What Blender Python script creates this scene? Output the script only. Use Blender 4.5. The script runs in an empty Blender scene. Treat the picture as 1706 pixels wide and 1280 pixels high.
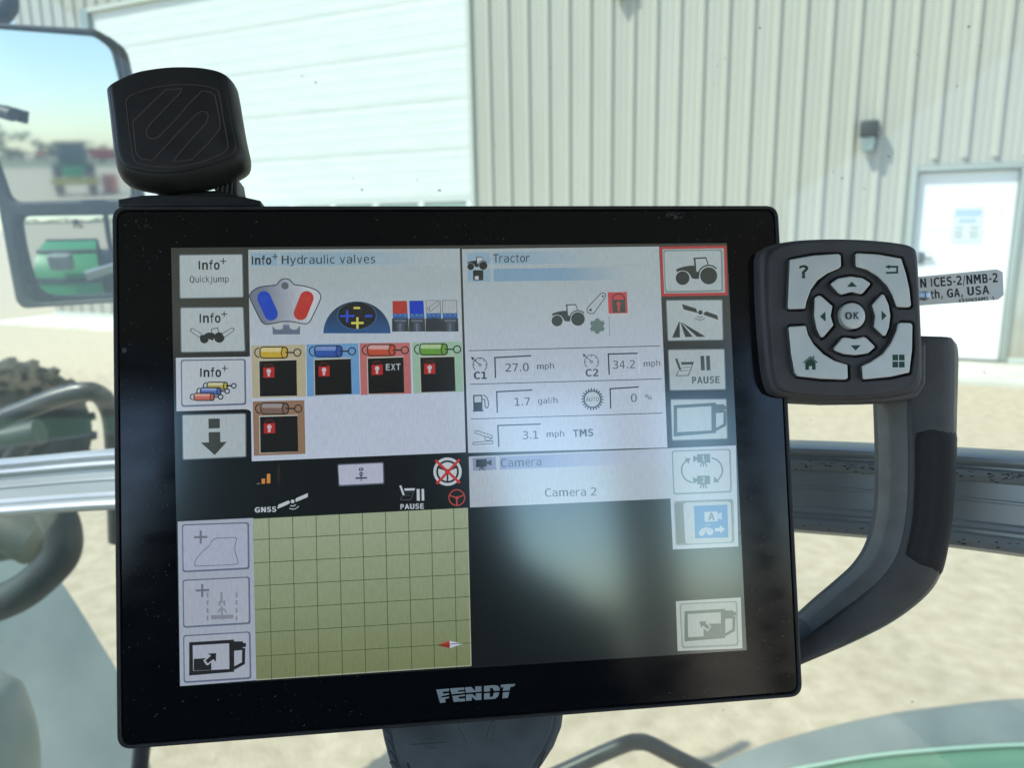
import bpy, bmesh, math, random, os
from mathutils import Vector, Matrix
random.seed(7)
R = math.radians
SC = bpy.context.scene
COL = SC.collection

# ------------------------------------------------------------------ camera
F = 1280.0; CX, CY = 853.0, 640.0            # focal length and centre in photo pixels (1706 wide)
def K(px, py): return Vector(((px-CX)/F, -(py-CY)/F, -1.0))
_up = -K(966, 6590).normalized()             # plumb lines of the building meet here
_fw = Vector((0, 0, -1)); _Y = (_fw - _fw.dot(_up)*_up).normalized(); _X = _Y.cross(_up)
RC = Matrix((_X, _Y, _up))                   # world = RC @ cam
EYE = Vector((0, 0, 1.55))
cam = bpy.data.cameras.new('camera'); cam_o = bpy.data.objects.new('camera', cam); COL.objects.link(cam_o)
cam_o.matrix_world = Matrix.Translation(EYE) @ RC.to_4x4()
cam.sensor_width = 36; cam.lens = F/1706*36; cam.clip_start = .01; cam.clip_end = 2000
cam.dof.use_dof = True; cam.dof.focus_distance = .345; cam.dof.aperture_fstop = 11.5
SC.camera = cam_o

# ------------------------------------------------------------------ light
EXPO = 0.9
SC.view_settings.view_transform = 'Standard'; SC.view_settings.look = 'None'
SC.view_settings.exposure = EXPO; SC.view_settings.gamma = 1
SUN = Vector((-.86, -.30, 1.15)).normalized()        # towards the sun: behind and left of the viewer, high
elev = math.asin(SUN.z)
w = bpy.data.worlds.new('World'); SC.world = w; w.use_nodes = True
nt = w.node_tree; bg = nt.nodes['Background']
sky = nt.nodes.new('ShaderNodeTexSky'); sky.sky_type = 'NISHITA'; sky.sun_disc = False
sky.sun_elevation = elev; sky.sun_rotation = math.atan2(SUN.x, SUN.y)
sky.air_density = 1.0; sky.dust_density = .5; sky.ozone_density = 2.5
nt.links.new(sky.outputs[0], bg.inputs[0]); bg.inputs[1].default_value = .15
sl = bpy.data.lights.new('sun', 'SUN'); sl.energy = 3.1; sl.angle = R(.5); sl.color = (1, .955, .87)
so = bpy.data.objects.new('sun', sl); COL.objects.link(so)
so.rotation_euler = (-SUN).to_track_quat('-Z', 'Y').to_euler(); so.location = (0, 0, 20)

# ------------------------------------------------------------------ measuring helpers
def ray(px, py): return RC @ K(px, py)               # depth-1 ray in world space
def at(px, py, d): return EYE + ray(px, py)*d
def ground(px, py, z=0):
    r = ray(px, py); return EYE + r*((z-EYE.z)/r.z)
# display terminal's own frame (solved from the four corners of its front)
_r1 = K(11890, 333.6).normalized(); _r2 = -K(-83, -27210).normalized()
if _r2.y < 0: _r2 = -_r2
_n = _r1.cross(_r2).normalized(); _r2 = _n.cross(_r1)
DT = .343891
MT = Matrix.Translation(EYE) @ (RC @ Matrix((_r1, _r2, _n)).transposed()).to_4x4()
_c = Vector((-.01907624, -.03385255, -.34269264))
MT.translation = EYE + RC @ _c
MTI = MT.inverted()
_ol = MTI @ EYE
def TP(px, py, h=0.0):
    d = MTI.to_3x3() @ ray(px, py); t = (h-_ol.z)/d.z
    p = _ol + d*t; return (p.x, p.y)
S_PX = .30/1110                                       # metres per photo pixel on the terminal

def s2l(c): return c/12.92 if c <= .04045 else ((c+.055)/1.055)**2.4
def hexlin(r, g, b): return (s2l(r/255), s2l(g/255), s2l(b/255))

# ------------------------------------------------------------------ object helpers
def put(name, me, parent=None, mw=None):
    o = bpy.data.objects.new(name, me); COL.objects.link(o)
    if parent is not None: o.parent = parent
    if mw is not None: o.matrix_world = mw
    return o
def tag(o, label=None, cat=None, group=None, kind=None):
    for k, v in (('label', label), ('category', cat), ('group', group), ('kind', kind)):
        if v: o[k] = v
    return o
def thing(name, label, cat, mw=None, loc=None, group=None):
    o = bpy.data.objects.new(name, None); COL.objects.link(o); o.empty_display_size = .05
    o.matrix_world = mw if mw is not None else Matrix.Translation(loc or (0, 0, 0))
    o['label'] = label; o['category'] = cat
    if group: o['group'] = group
    return o
def mesh(name, vs, fs, mats, mi=None, smooth=False):
    me = bpy.data.meshes.new(name); me.from_pydata([tuple(v) for v in vs], [], fs)
    for m in (mats if isinstance(mats, (list, tuple)) else [mats]): me.materials.append(m)
    if mi: me.polygons.foreach_set('material_index', mi)
    if smooth: me.polygons.foreach_set('use_smooth', [True]*len(me.polygons))
    me.update(); return me
def sharp(me, ang=35):
    me.polygons.foreach_set('use_smooth', [True]*len(me.polygons))
    me.set_sharp_from_angle(angle=R(ang)); return me
def from_curve(c, mats, ang=35):
    o = bpy.data.objects.new('tmp', c); COL.objects.link(o)
    dg = bpy.context.evaluated_depsgraph_get(); me = bpy.data.meshes.new_from_object(o.evaluated_get(dg))
    bpy.data.objects.remove(o); bpy.data.curves.remove(c)
    me.materials.clear()
    for m in (mats if isinstance(mats, (list, tuple)) else [mats]): me.materials.append(m)
    me.polygons.foreach_set('material_index', [0]*len(me.polygons))
    return sharp(me, ang)
def prism(loops, z0, z1, bevel, mat, res=3, ang=30):
    """bevelled prism over closed 2D loops (inner loops are holes)"""
    c = bpy.data.curves.new('c', 'CURVE'); c.dimensions = '2D'; c.fill_mode = 'BOTH'
    for lp in loops:
        s = c.splines.new('POLY'); s.points.add(len(lp)-1); s.use_cyclic_u = True
        for i, p in enumerate(lp): s.points[i].co = (p[0], p[1], 0, 1)
    c.bevel_depth = bevel; c.bevel_resolution = res; c.offset = -bevel
    c.extrude = (z1-z0)/2-bevel
    me = from_curve(c, mat, ang)
    me.transform(Matrix.Translation((0, 0, (z0+z1)/2)))
    return me
def cat(pts, n=5, closed=True):
    P = [Vector(p) for p in pts]; N = len(P); out = []
    rng = range(N if closed else N-1)
    for i in rng:
        if closed: a, b, c_, d = P[i-1], P[i], P[(i+1) % N], P[(i+2) % N]
        else: a, b, c_, d = P[max(i-1, 0)], P[i], P[i+1], P[min(i+2, N-1)]
        for k in range(n):
            t = k/n
            out.append(.5*((2*b)+(-a+c_)*t+(2*a-5*b+4*c_-d)*t*t+(-a+3*b-3*c_+d)*t**3))
    if not closed: out.append(P[-1])
    return out
def rounded(pts, r, n=6):
    """round the corners of a polygon by radius r (or list)"""
    P = [Vector(p[:2]) for p in pts]; N = len(P); out = []
    for i, p in enumerate(P):
        rr = r[i] if isinstance(r, (list, tuple)) else r
        a = P[i-1]-p; b = P[(i+1) % N]-p
        if rr <= 0: out.append(p); continue
        ua, ub = a.normalized(), b.normalized(); cosA = max(-1, min(1, ua.dot(ub))); A = math.acos(cosA)
        if A > 3.05: out.append(p); continue
        t = min(rr/math.tan(A/2), a.length*.49, b.length*.49)
        p0 = p+ua*t; p1 = p+ub*t
        for k in range(n+1):
            s = k/n; out.append((1-s)**2*p0+2*s*(1-s)*p+s*s*p1)
    return out
def tube(pts, rad, mat, res=6, smooth=True, radii=None):
    c = bpy.data.curves.new('c', 'CURVE'); c.dimensions = '3D'; c.bevel_depth = rad; c.bevel_resolution = res; c.use_fill_caps = True
    s = c.splines.new('POLY'); s.points.add(len(pts)-1)
    for i, p in enumerate(pts): s.points[i].co = (*p, 1); s.points[i].radius = radii[i] if radii else 1
    return from_curve(c, mat, 50)
def box(x0, x1, y0, y1, z0, z1):
    v = [(x, y, z) for z in (z0, z1) for y in (y0, y1) for x in (x0, x1)]
    f = [(0, 2, 3, 1), (4, 5, 7, 6), (0, 1, 5, 4), (2, 6, 7, 3), (0, 4, 6, 2), (1, 3, 7, 5)]
    return v, f
def join(parts):
    V, Fc = [], []
    for v, f in parts:
        o = len(V); V += list(v); Fc += [tuple(i+o for i in q) for q in f]
    return V, Fc
def bev(me, wd, seg=2, ang=40):
    bm = bmesh.new(); bm.from_mesh(me)
    bmesh.ops.remove_doubles(bm, verts=bm.verts, dist=1e-6)
    ed = [e for e in bm.edges if len(e.link_faces) == 2 and e.calc_face_angle(0) > R(25)]
    bmesh.ops.bevel(bm, geom=ed, offset=wd, segments=seg, profile=.5, affect='EDGES', clamp_overlap=True)
    bm.to_mesh(me); bm.free(); return sharp(me, ang)
def lathe(prof, mat, n=32, axis='Z', ang=35):
    vs, fs = [], []
    for r, z in prof:
        for k in range(n):
            a = 2*math.pi*k/n
            v = (r*math.cos(a), r*math.sin(a), z)
            vs.append(v if axis == 'Z' else ((v[0], v[2], -v[1]) if axis == 'Y' else (v[2], v[0], v[1])))
    m = len(prof)
    for i in range(m-1):
        for k in range(n): fs.append((i*n+k, i*n+(k+1) % n, (i+1)*n+(k+1) % n, (i+1)*n+k))
    fs.append(tuple(range(n-1, -1, -1))); fs.append(tuple((m-1)*n+k for k in range(n)))
    return sharp(mesh('l', vs, fs, mat), ang)

# ------------------------------------------------------------------ materials
def principled(name, col, rough=.5, metal=0, ior=1.5, coat=0, **kw):
    m = bpy.data.materials.new(name); m.use_nodes = True; b = m.node_tree.nodes['Principled BSDF']
    b.inputs['Base Color'].default_value = (*col, 1); b.inputs['Roughness'].default_value = rough
    b.inputs['Metallic'].default_value = metal; b.inputs['IOR'].default_value = ior
    b.inputs['Coat Weight'].default_value = coat
    return m
def nodes(m): return m.node_tree.nodes, m.node_tree.links, m.node_tree.nodes['Principled BSDF']
def vary(m, scale, lo, hi, detail=6, stretch=(1, 1, 1), rough=None, bump=None, bscale=None, coord='Object'):
    """noise between two colours, optional roughness range and bump"""
    n, l, b = nodes(m)
    tc = n.new('ShaderNodeTexCoord'); mp = n.new('ShaderNodeMapping'); mp.inputs['Scale'].default_value = stretch
    l.new(tc.outputs[coord], mp.inputs[0])
    t = n.new('ShaderNodeTexNoise'); t.inputs['Scale'].default_value = scale; t.inputs['Detail'].default_value = detail
    l.new(mp.outputs[0], t.inputs['Vector'])
    cr = n.new('ShaderNodeValToRGB'); cr.color_ramp.elements[0].position = .3; cr.color_ramp.elements[1].position = .7
    cr.color_ramp.elements[0].color = (*lo, 1); cr.color_ramp.elements[1].color = (*hi, 1)
    l.new(t.outputs['Fac'], cr.inputs[0]); l.new(cr.outputs[0], b.inputs['Base Color'])
    if rough:
        mr = n.new('ShaderNodeMapRange'); mr.inputs['From Min'].default_value = .3; mr.inputs['From Max'].default_value = .7
        mr.inputs['To Min'].default_value = rough[0]; mr.inputs['To Max'].default_value = rough[1]
        l.new(t.outputs['Fac'], mr.inputs[0]); l.new(mr.outputs[0], b.inputs['Roughness'])
    if bump:
        t2 = n.new('ShaderNodeTexNoise'); t2.inputs['Scale'].default_value = bscale; t2.inputs['Detail'].default_value = 3
        l.new(mp.outputs[0], t2.inputs['Vector'])
        bp = n.new('ShaderNodeBump'); bp.inputs['Strength'].default_value = bump; bp.inputs['Distance'].default_value = .4/bscale
        l.new(t2.outputs['Fac'], bp.inputs['Height']); l.new(bp.outputs[0], b.inputs['Normal'])
    return m
def grain_plastic(name, col, rough=.55, bump=.35, bscale=2600):
    m = principled(name, col, rough)
    lo = tuple(c*.8 for c in col); hi = tuple(c*1.3+.002 for c in col)
    return vary(m, 60, lo, hi, 5, rough=(rough-.08, rough+.08), bump=bump, bscale=bscale)
M = {}
M['housing'] = grain_plastic('housing plastic', (.022, .026, .028), .5)
M['keypad'] = grain_plastic('keypad plastic', (.066, .068, .071), .55, .5, 1800)
M['handle'] = grain_plastic('handle plastic', (.076, .082, .082), .5, .5, 1800)
M['well'] = principled('dark key well', (.006, .007, .008), .6)
M['mount'] = grain_plastic('mount rubber', (.016, .018, .018), .5, .3, 2200)
M['emblem'] = principled('emblem inlay', (.13, .10, .09), .5)
M['silver'] = vary(principled('silver key', (.6, .64, .62), .34, .12), 45, (.66, .73, .70), (.82, .88, .85), 5, rough=(.3, .46), bump=.15, bscale=1500)
M['key_side'] = principled('smoked key side', (.10, .11, .11), .3)
M['green_ink'] = principled('dark green print', (.006, .07, .038), .5)
M['white_ink'] = principled('pale grey print', (.34, .42, .44), .45)
M['black_ink'] = principled('black print', (.01, .012, .014), .5)
M['steel'] = principled('bolt steel', (.5, .52, .52), .3, .9)
M['plate'] = vary(principled('label plate', (.42, .44, .42), .35, .1), 30, (.80, .84, .80), (.88, .92, .88), 4, rough=(.4, .55))
M['bracket'] = grain_plastic('bracket plastic', (.09, .115, .125), .5, .3, 1600)

# touch glass over a printed border, with dust and fine wipe marks
g = principled('black touch glass', (.003, .005, .007), .09, ior=1.6); n, l, b = nodes(g)
tc = n.new('ShaderNodeTexCoord')
t1 = n.new('ShaderNodeTexNoise'); t1.inputs['Scale'].default_value = 900; t1.inputs['Detail'].default_value = 2
l.new(tc.outputs['Object'], t1.inputs['Vector'])
t2 = n.new('ShaderNodeTexNoise'); t2.inputs['Scale'].default_value = 16; l.new(tc.outputs['Object'], t2.inputs['Vector'])
mu = n.new('ShaderNodeMath'); mu.operation = 'MULTIPLY_ADD'; mu.inputs[1].default_value = .28; l.new(t2.outputs['Fac'], mu.inputs[0]); l.new(t1.outputs['Fac'], mu.inputs[2])
cr = n.new('ShaderNodeValToRGB'); cr.color_ramp.elements[0].position = .86; cr.color_ramp.elements[1].position = .93
cr.color_ramp.elements[0].color = (.003, .005, .007, 1); cr.color_ramp.elements[1].color = (.09, .10, .10, 1)
l.new(mu.outputs[0], cr.inputs[0]); l.new(cr.outputs[0], b.inputs['Base Color'])
mp = n.new('ShaderNodeMapping'); mp.inputs['Scale'].default_value = (9, 26, 1); mp.inputs['Rotation'].default_value = (0, 0, .5); l.new(tc.outputs['Object'], mp.inputs[0])
t3 = n.new('ShaderNodeTexNoise'); t3.inputs['Scale'].default_value = 3; t3.inputs['Detail'].default_value = 6; l.new(mp.outputs[0], t3.inputs['Vector'])
mr = n.new('ShaderNodeMapRange'); mr.inputs['From Min'].default_value = .35; mr.inputs['From Max'].default_value = .75; mr.inputs['To Min'].default_value = .09; mr.inputs['To Max'].default_value = .18
l.new(t3.outputs['Fac'], mr.inputs[0]); l.new(mr.outputs[0], b.inputs['Roughness'])
M['glass'] = g

LCD_IOR = 3.4
_lcd = {}
def _grain(n, l, tc):
    """liquid crystal grid: faint column structure"""
    mp = n.new('ShaderNodeMapping'); mp.inputs['Scale'].default_value = (1100, 260, 1); l.new(tc.outputs['Object'], mp.inputs[0])
    t = n.new('ShaderNodeTexNoise'); t.inputs['Scale'].default_value = 1; t.inputs['Detail'].default_value = 1; l.new(mp.outputs[0], t.inputs['Vector'])
    t2 = n.new('ShaderNodeTexNoise'); t2.inputs['Scale'].default_value = 42; t2.inputs['Detail'].default_value = 2; l.new(tc.outputs['Object'], t2.inputs['Vector'])
    mx = n.new('ShaderNodeMath'); mx.operation = 'MULTIPLY_ADD'; mx.inputs[1].default_value = .35; l.new(t2.outputs['Fac'], mx.inputs[0]); l.new(t.outputs['Fac'], mx.inputs[2])
    mr = n.new('ShaderNodeMapRange'); mr.inputs['From Min'].default_value = .35; mr.inputs['From Max'].default_value = 1.0
    mr.inputs['To Min'].default_value = .92; mr.inputs['To Max'].default_value = 1.08; l.new(mx.outputs[0], mr.inputs[0])
    return mr.outputs[0]
def mute(c): g_ = .3*c[0]+.59*c[1]+.11*c[2]; return tuple(x_+(g_-x_)*.10 for x_ in c)
def lcd(rgb, rgb2=None, axis='X', a=0., b_=1.):
    """glowing screen colour (display-referred); optional gradient of the displayed picture between local coords a..b_"""
    key = (rgb, rgb2, axis, round(a, 4), round(b_, 4))
    if key in _lcd: return _lcd[key]
    m = principled('screen %d %d %d' % rgb, (.002, .003, .004), .14, ior=LCD_IOR); n, l, b = nodes(m); b.inputs['Specular Tint'].default_value = (.86, 1, .96, 1)
    k = 2**-EXPO
    tc = n.new('ShaderNodeTexCoord')
    gr = _grain(n, l, tc)
    c1 = tuple(c*k*.84 for c in hexlin(*mute(rgb)))
    if rgb2:
        c2 = tuple(c*k*.84 for c in hexlin(*mute(rgb2)))
        sx = n.new('ShaderNodeSeparateXYZ'); l.new(tc.outputs['Object'], sx.inputs[0])
        mr = n.new('ShaderNodeMapRange'); mr.inputs['From Min'].default_value = a; mr.inputs['From Max'].default_value = b_
        l.new(sx.outputs[axis], mr.inputs[0])
        mix = n.new('ShaderNodeMix'); mix.data_type = 'RGBA'; l.new(mr.outputs[0], mix.inputs[0])
        mix.inputs[6].default_value = (*c1, 1); mix.inputs[7].default_value = (*c2, 1)
        l.new(mix.outputs[2], b.inputs['Emission Color'])
    else: b.inputs['Emission Color'].default_value = (*c1, 1)
    l.new(gr, b.inputs['Emission Strength'])
    _lcd[key] = m; return m

# ------------------------------------------------------------------ lettering
FONT = None
try:
    p = os.path.join(bpy.utils.resource_path('LOCAL'), 'datafiles', 'fonts', 'DejaVuSansMono.woff2')
    if os.path.exists(p): FONT = bpy.data.fonts.load(p)      # ships with Blender
except Exception: FONT = None
ADV = dict(a=.613, b=.635, c=.55, d=.635, e=.615, f=.352, g=.635, h=.634, i=.278, j=.278, k=.579, l=.278, m=.974, n=.634, o=.612, p=.635,
           q=.635, r=.411, s=.521, t=.392, u=.634, v=.592, w=.818, x=.592, y=.592, z=.525, A=.684, B=.686, C=.698, D=.77, E=.632, F=.575,
           G=.775, H=.752, I=.295, J=.36, K=.656, L=.557, M=.863, N=.748, O=.787, P=.603, Q=.787, R=.695, S=.635, T=.611, U=.732, V=.684,
           W=.989, X=.685, Y=.611, Z=.685)
ADV.update({'.': .318, ',': .318, '/': .337, '-': .361, '+': .838, '%': .95, ' ': .318, '?': .531})
_gl = {}
CAP = .729
def glyph(ch, bold):
    if (ch, bold) in _gl: return _gl[(ch, bold)]
    adv = ADV.get(ch, .636)*(1.09 if bold else 1)
    sw = (.145 if bold else .09)*.98
    cap = CAP
    if ch == ' ': r = (adv, [], [])
    elif ch == '0': a_, v, f = glyph('O', bold); r = (.636, [(q[0]*.636/a_*1.0, q[1]) for q in v], f)
    elif ch == 'J': r = (.42, [(.22, -.06), (.22+sw, -.06), (.22+sw, cap), (.22, cap), (.02, -.16), (.13, -.17), (.02, -.09), (.15, -.09)], [(0, 1, 2, 3), (4, 5, 1, 0), (4, 0, 7, 6)])
    elif ch in 'Il' or ch == 'i':
        h = cap if ch == 'I' else (cap*1.042 if ch == 'l' else cap*.75); x0 = adv/2-sw/2; x1 = adv/2+sw/2
        v = [(x0, 0), (x1, 0), (x1, h), (x0, h)]; f = [(0, 1, 2, 3)]
        if ch == 'i': v += [(x0, cap*.89), (x1, cap*.89), (x1, cap*1.042), (x0, cap*1.042)]; f.append((4, 5, 6, 7))
        r = (adv, v, f)
    else:
        c = bpy.data.curves.new('t', 'FONT'); c.body = ch; c.resolution_u = 3
        if FONT: c.font = FONT
        if bold: c.offset = .022
        o = bpy.data.objects.new('t', c); COL.objects.link(o); dg = bpy.context.evaluated_depsgraph_get()
        me = bpy.data.meshes.new_from_object(o.evaluated_get(dg)); bpy.data.objects.remove(o)
        v = [(q.co.x, q.co.y) for q in me.vertices]; f = [tuple(p.vertices) for p in me.polygons]; bpy.data.meshes.remove(me)
        x0 = min(q[0] for q in v); x1 = max(q[0] for q in v); m_ = .075 if ch not in 'rftjTAVy/' else .03
        k = (adv-2*m_)/(x1-x0) if ch not in '.,' else 1.0
        ox = m_ if ch not in '.,' else (adv-(x1-x0))/2
        r = (adv, [((q[0]-x0)*k+ox, q[1]) for q in v], f)
    _gl[(ch, bold)] = r; return r
CAP = max(q[1] for q in glyph('H', False)[1]); CAPB = CAP
def layout(s, bold):
    V, Fc, x = [], [], 0
    for ch in s:
        a, v, f = glyph(ch, bold); o = len(V)
        V += [(x+q[0], q[1]/CAP) for q in v]; Fc += [tuple(i+o for i in q) for q in f]; x += a
    return V, Fc, x

# ------------------------------------------------------------------ flat drawing (screen pictures, prints)
class Draw:
    """flat pieces measured in photo pixels (optionally in enlarged-crop pixels), laid on the terminal's plane"""
    def __init__(s, z=.0007, proj=None): s.z = z; s.V = []; s.F = []; s.I = []; s.M = []; s.k = (0, 0, 1.); s.proj = proj or TP; s.dz = 1.2e-5
    def crop(s, x0, y0, k): s.k = (x0, y0, k); return s
    def mi(s, m):
        if isinstance(m, tuple): m = lcd(m)
        if m not in s.M: s.M.append(m)
        return s.M.index(m)
    def add(s, pts, faces, m):
        x0, y0, k = s.k; o = len(s.V); i = s.mi(m)
        for p in pts:
            q = s.proj(x0+p[0]/k, y0+p[1]/k, s.z); s.V.append((q[0], q[1], s.z))
        for f in faces: s.F.append(tuple(a+o for a in f)); s.I.append(i)
        s.z += s.dz
    def poly(s, pts, m): s.add(pts, [tuple(range(len(pts)))], m)
    def rpoly(s, pts, r, m): s.poly(rounded(pts, r), m)
    def disc(s, cx, cy, rx, m, ry=None, n=28): s.poly([(cx+rx*math.cos(2*math.pi*i/n), cy+(ry or rx)*math.sin(2*math.pi*i/n)) for i in range(n)], m)
    def stroke(s, pts, wd, m, closed=False):
        P = [Vector(p) for p in pts]; N = len(P); V = []; Fc = []
        for i, p in enumerate(P):
            a = P[i-1] if (i or closed) else None; b = P[(i+1) % N] if (i < N-1 or closed) else None
            d1 = (p-a).normalized() if a is not None else (b-p).normalized()
            d2 = (b-p).normalized() if b is not None else d1
            t = (d1+d2); t = t.normalized() if t.length > 1e-6 else d1
            nn = Vector((-t.y, t.x)); kk = 1/max(.5, abs(nn.dot(Vector((-d1.y, d1.x)))))
            V += [p+nn*wd/2*kk, p-nn*wd/2*kk]
        for i in range(N if closed else N-1): j = (i+1) % N; Fc.append((2*i, 2*i+1, 2*j+1, 2*j))
        s.add(V, Fc, m)
    def ring(s, cx, cy, r, wd, m, a0=0, a1=360, n=28, ry=None):
        cl = a1-a0 >= 360
        s.stroke([(cx+r*math.cos(R(a0+(a1-a0)*i/n)), cy+(ry or r)*math.sin(R(a0+(a1-a0)*i/n))) for i in range(n if cl else n+1)], wd, m, cl)
    def outline(s, pts, r, wd, m): s.stroke(rounded(pts, r), wd, m, True)
    def text(s, t, x0, y0, x1, y1, h, m, bold=False):
        V, Fc, wd = layout(t, bold); d = Vector((x1-x0, y1-y0)); L = d.length; u = d/L; up = Vector((u.y, -u.x))
        lo = min(v[0] for v in V); hi = max(v[0] for v in V)
        s.add([Vector((x0, y0))+u*((v[0]-lo)/(hi-lo)*L)+up*(v[1]*h) for v in V], Fc, m)
    def out(s, name, parent, label=None, face=True):
        me = mesh(name, s.V, s.F, s.M, s.I); bm = bmesh.new(); bm.from_mesh(me)
        for f in bm.faces:
            if f.normal.z < 0: f.normal_flip()
        bm.to_mesh(me); bm.free()
        o = put(name, me, parent)
        if label: o['label'] = label
        return o

# ================================================================== SETTING
def W_ray(px, py):
    r = ray(px, py); t = (WB-EYE).dot(WN)/r.dot(WN); p = EYE+r*t
    return (p-WB).dot(WD), p.z
WB = Vector((4.60222, 7.72786, 0)); WD = Vector((.90631, -.42262, 0)); WN = Vector((-.42262, -.90631, 0))
MW = Matrix((( WD.x, WN.x, 0, WB.x), (WD.y, WN.y, 0, WB.y), (0, 0, 1, 0), (0, 0, 0, 1)))   # local x along the wall, y out of it

gm = principled('pale gravel', (.5, .45, .33), .9)
vary(gm, 13, (.40, .325, .22), (.53, .44, .315), 14, bump=.6, bscale=60)
n, l, b = nodes(gm)
gmesh = mesh('ground', [(-600, -600, 0), (600, -600, 0), (600, 600, 0), (-600, 600, 0)], [(0, 1, 2, 3)], gm)
tag(put('ground', gmesh), kind='structure')
cm = principled('pale concrete', (.6, .58, .5), .85); vary(cm, 2.2, (.52, .50, .42), (.66, .63, .55), 8, bump=.3, bscale=60)
v, f = box(-14, 8, .03, 1.05, -.05, .05)
ap = put('concrete_path', bev(mesh('concrete_path', v, f, cm), .012), mw=MW); tag(ap, kind='structure')

# --- warehouse with ribbed metal wall
wall_m = principled('cream wall sheet', (.60, .62, .55), .45); vary(wall_m, .9, (.395, .39, .335), (.45, .445, .385), 6, stretch=(1, 1, .3))
n, l, b = nodes(wall_m); lk = b.inputs['Base Color'].links[0].from_socket
geo = n.new('ShaderNodeNewGeometry'); sx = n.new('ShaderNodeSeparateXYZ'); l.new(geo.outputs['Position'], sx.inputs[0])
nz_ = n.new('ShaderNodeTexNoise'); nz_.inputs['Scale'].default_value = 5; nz_.inputs['Detail'].default_value = 8; l.new(geo.outputs['Position'], nz_.inputs['Vector'])
ma = n.new('ShaderNodeMath'); ma.operation = 'MULTIPLY_ADD'; ma.inputs[1].default_value = -.8; l.new(nz_.outputs['Fac'], ma.inputs[0]); l.new(sx.outputs['Z'], ma.inputs[2])
mr = n.new('ShaderNodeMapRange'); mr.inputs['From Min'].default_value = -.3; mr.inputs['From Max'].default_value = .35; mr.inputs['To Min'].default_value = .75; mr.inputs['To Max'].default_value = 0; l.new(ma.outputs[0], mr.inputs[0])
mx2 = n.new('ShaderNodeMix'); mx2.data_type = 'RGBA'; l.new(mr.outputs[0], mx2.inputs[0]); l.new(lk, mx2.inputs[6]); mx2.inputs[7].default_value = (.30, .26, .19, 1); l.new(mx2.outputs[2], b.inputs['Base Color'])
trim_m = principled('pale trim', (.50, .53, .48), .5)
door_m = principled('white door paint', (.78, .80, .77), .4); vary(door_m, 1.7, (.60, .645, .62), (.67, .70, .67), 5, stretch=(1, 1, 6))
wh = thing('warehouse', 'pale cream warehouse with ribbed metal wall and large white overhead door', 'building', MW)
sL, _ = W_ray(186, 330); sR, _ = W_ray(786, 330)                # overhead door
pL, _ = W_ray(1520, 400); pR, _ = W_ray(1684, 440); pT = W_ray(1600, 284)[1]     # personnel door
pitch = .258; S0 = -14.0; S1 = 6.2; DH = W_ray(187, 13)[1]; WH = DH+.6
s820, _ = W_ray(818, 250)
base = s820 - pitch*math.floor((s820-S0)/pitch)
# sheet with two small flutes between ribs, around the door openings
def sheet(s0, s1, z0, z1):
    pts = [(s0, 0)]; s = base-pitch
    while s < s1+pitch:
        for q, dd in ((pitch*.36, 0), (pitch*.39, .004), (pitch*.43, .004), (pitch*.46, 0), (pitch*.62, 0), (pitch*.65, .004), (pitch*.69, .004), (pitch*.72, 0)):
            x = s+q
            if s0 < x < s1: pts.append((x, dd))
        s += pitch
    pts.append((s1, 0)); V = []; Fc = []
    for x, y in pts: V += [(x, y, z0), (x, y, z1)]
    for i in range(len(pts)-1): Fc.append((2*i, 2*i+2, 2*i+3, 2*i+1))
    return V, Fc
V, Fc = join([sheet(S0, sL-.17, 0, WH), sheet(sR+.06, pL-.06, 0, WH), sheet(pR+.06, S1, 0, WH), sheet(sL-.17, sR+.06, DH+.06, WH), sheet(pL-.06, pR+.06, pT+.06, WH),
              box(S0, S1, -8, -.3, 0, WH), box(S0, S1, -8, .0, WH, WH+.2)])
put('wall_sheet', mesh('wall_sheet', V, Fc, wall_m), wh)
def rib_mesh(z0, z1):
    pr = [(-.042, 0), (-.017, .028), (.017, .028), (.042, 0)]
    V = [(x, y, z) for z in (z0, z1) for x, y in pr]
    return mesh('rib', V, [(0, 1, 5, 4), (1, 2, 6, 5), (2, 3, 7, 6), (0, 3, 2, 1), (4, 5, 6, 7)], wall_m)
rfull, rdoor, rp = rib_mesh(.02, WH-.02), rib_mesh(DH+.1, WH-.02), rib_mesh(pT+.12, WH-.02)
s = base
while s < S1-.1:
    me = rdoor if sL-.23 < s < sR+.11 else (rp if pL-.1 < s < pR+.1 else rfull)
    o = put('rib', me, wh); o.location = (s, 0.002, 0); s += pitch
# overhead door: sections with pressed horizontal ribs, window row low down
od = put('overhead_door', mesh('overhead_door', *join([box(sR, sR+.06, -.12, .045, .05, DH+.06), box(sL, sR, -.12, .03, DH, DH+.06)]), trim_m), wh)
put('door_jamb', mesh('door_jamb', *box(sL-.17, sL, -.12, .03, .05, DH+.06), principled('blue grey steel jamb', (.24, .31, .32), .5)), od)
_, zwin = W_ray(600, 334)
secH = .60
def section(z0, z1, win=False):
    P = []; n = 4; hh = z1-z0; V = []; Fc = []
    prof = [(0, 0), (.0, -.004)]; prof = [(z0+.003, -.039), (z0+.016, -.035)]
    for k in range(n):
        a = z0+hh*(k+.5)/n
        prof += [(a-.030, -.035), (a-.012, -.0328), (a+.012, -.0328), (a+.030, -.035)]
    prof += [(z1-.016, -.035), (z1-.003, -.039)]
    for z, y in prof: V += [(sL+.005, y, z), (sR-.005, y, z)]
    for i in range(len(prof)-1): Fc.append((2*i, 2*i+1, 2*i+3, 2*i+2))
    return mesh('door_section', V, Fc, door_m)
z = zwin
while z < DH-.05:
    put('door_section', section(z, min(z+secH, DH)), od); z += secH
wz0, wz1 = zwin-.42, zwin
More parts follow.
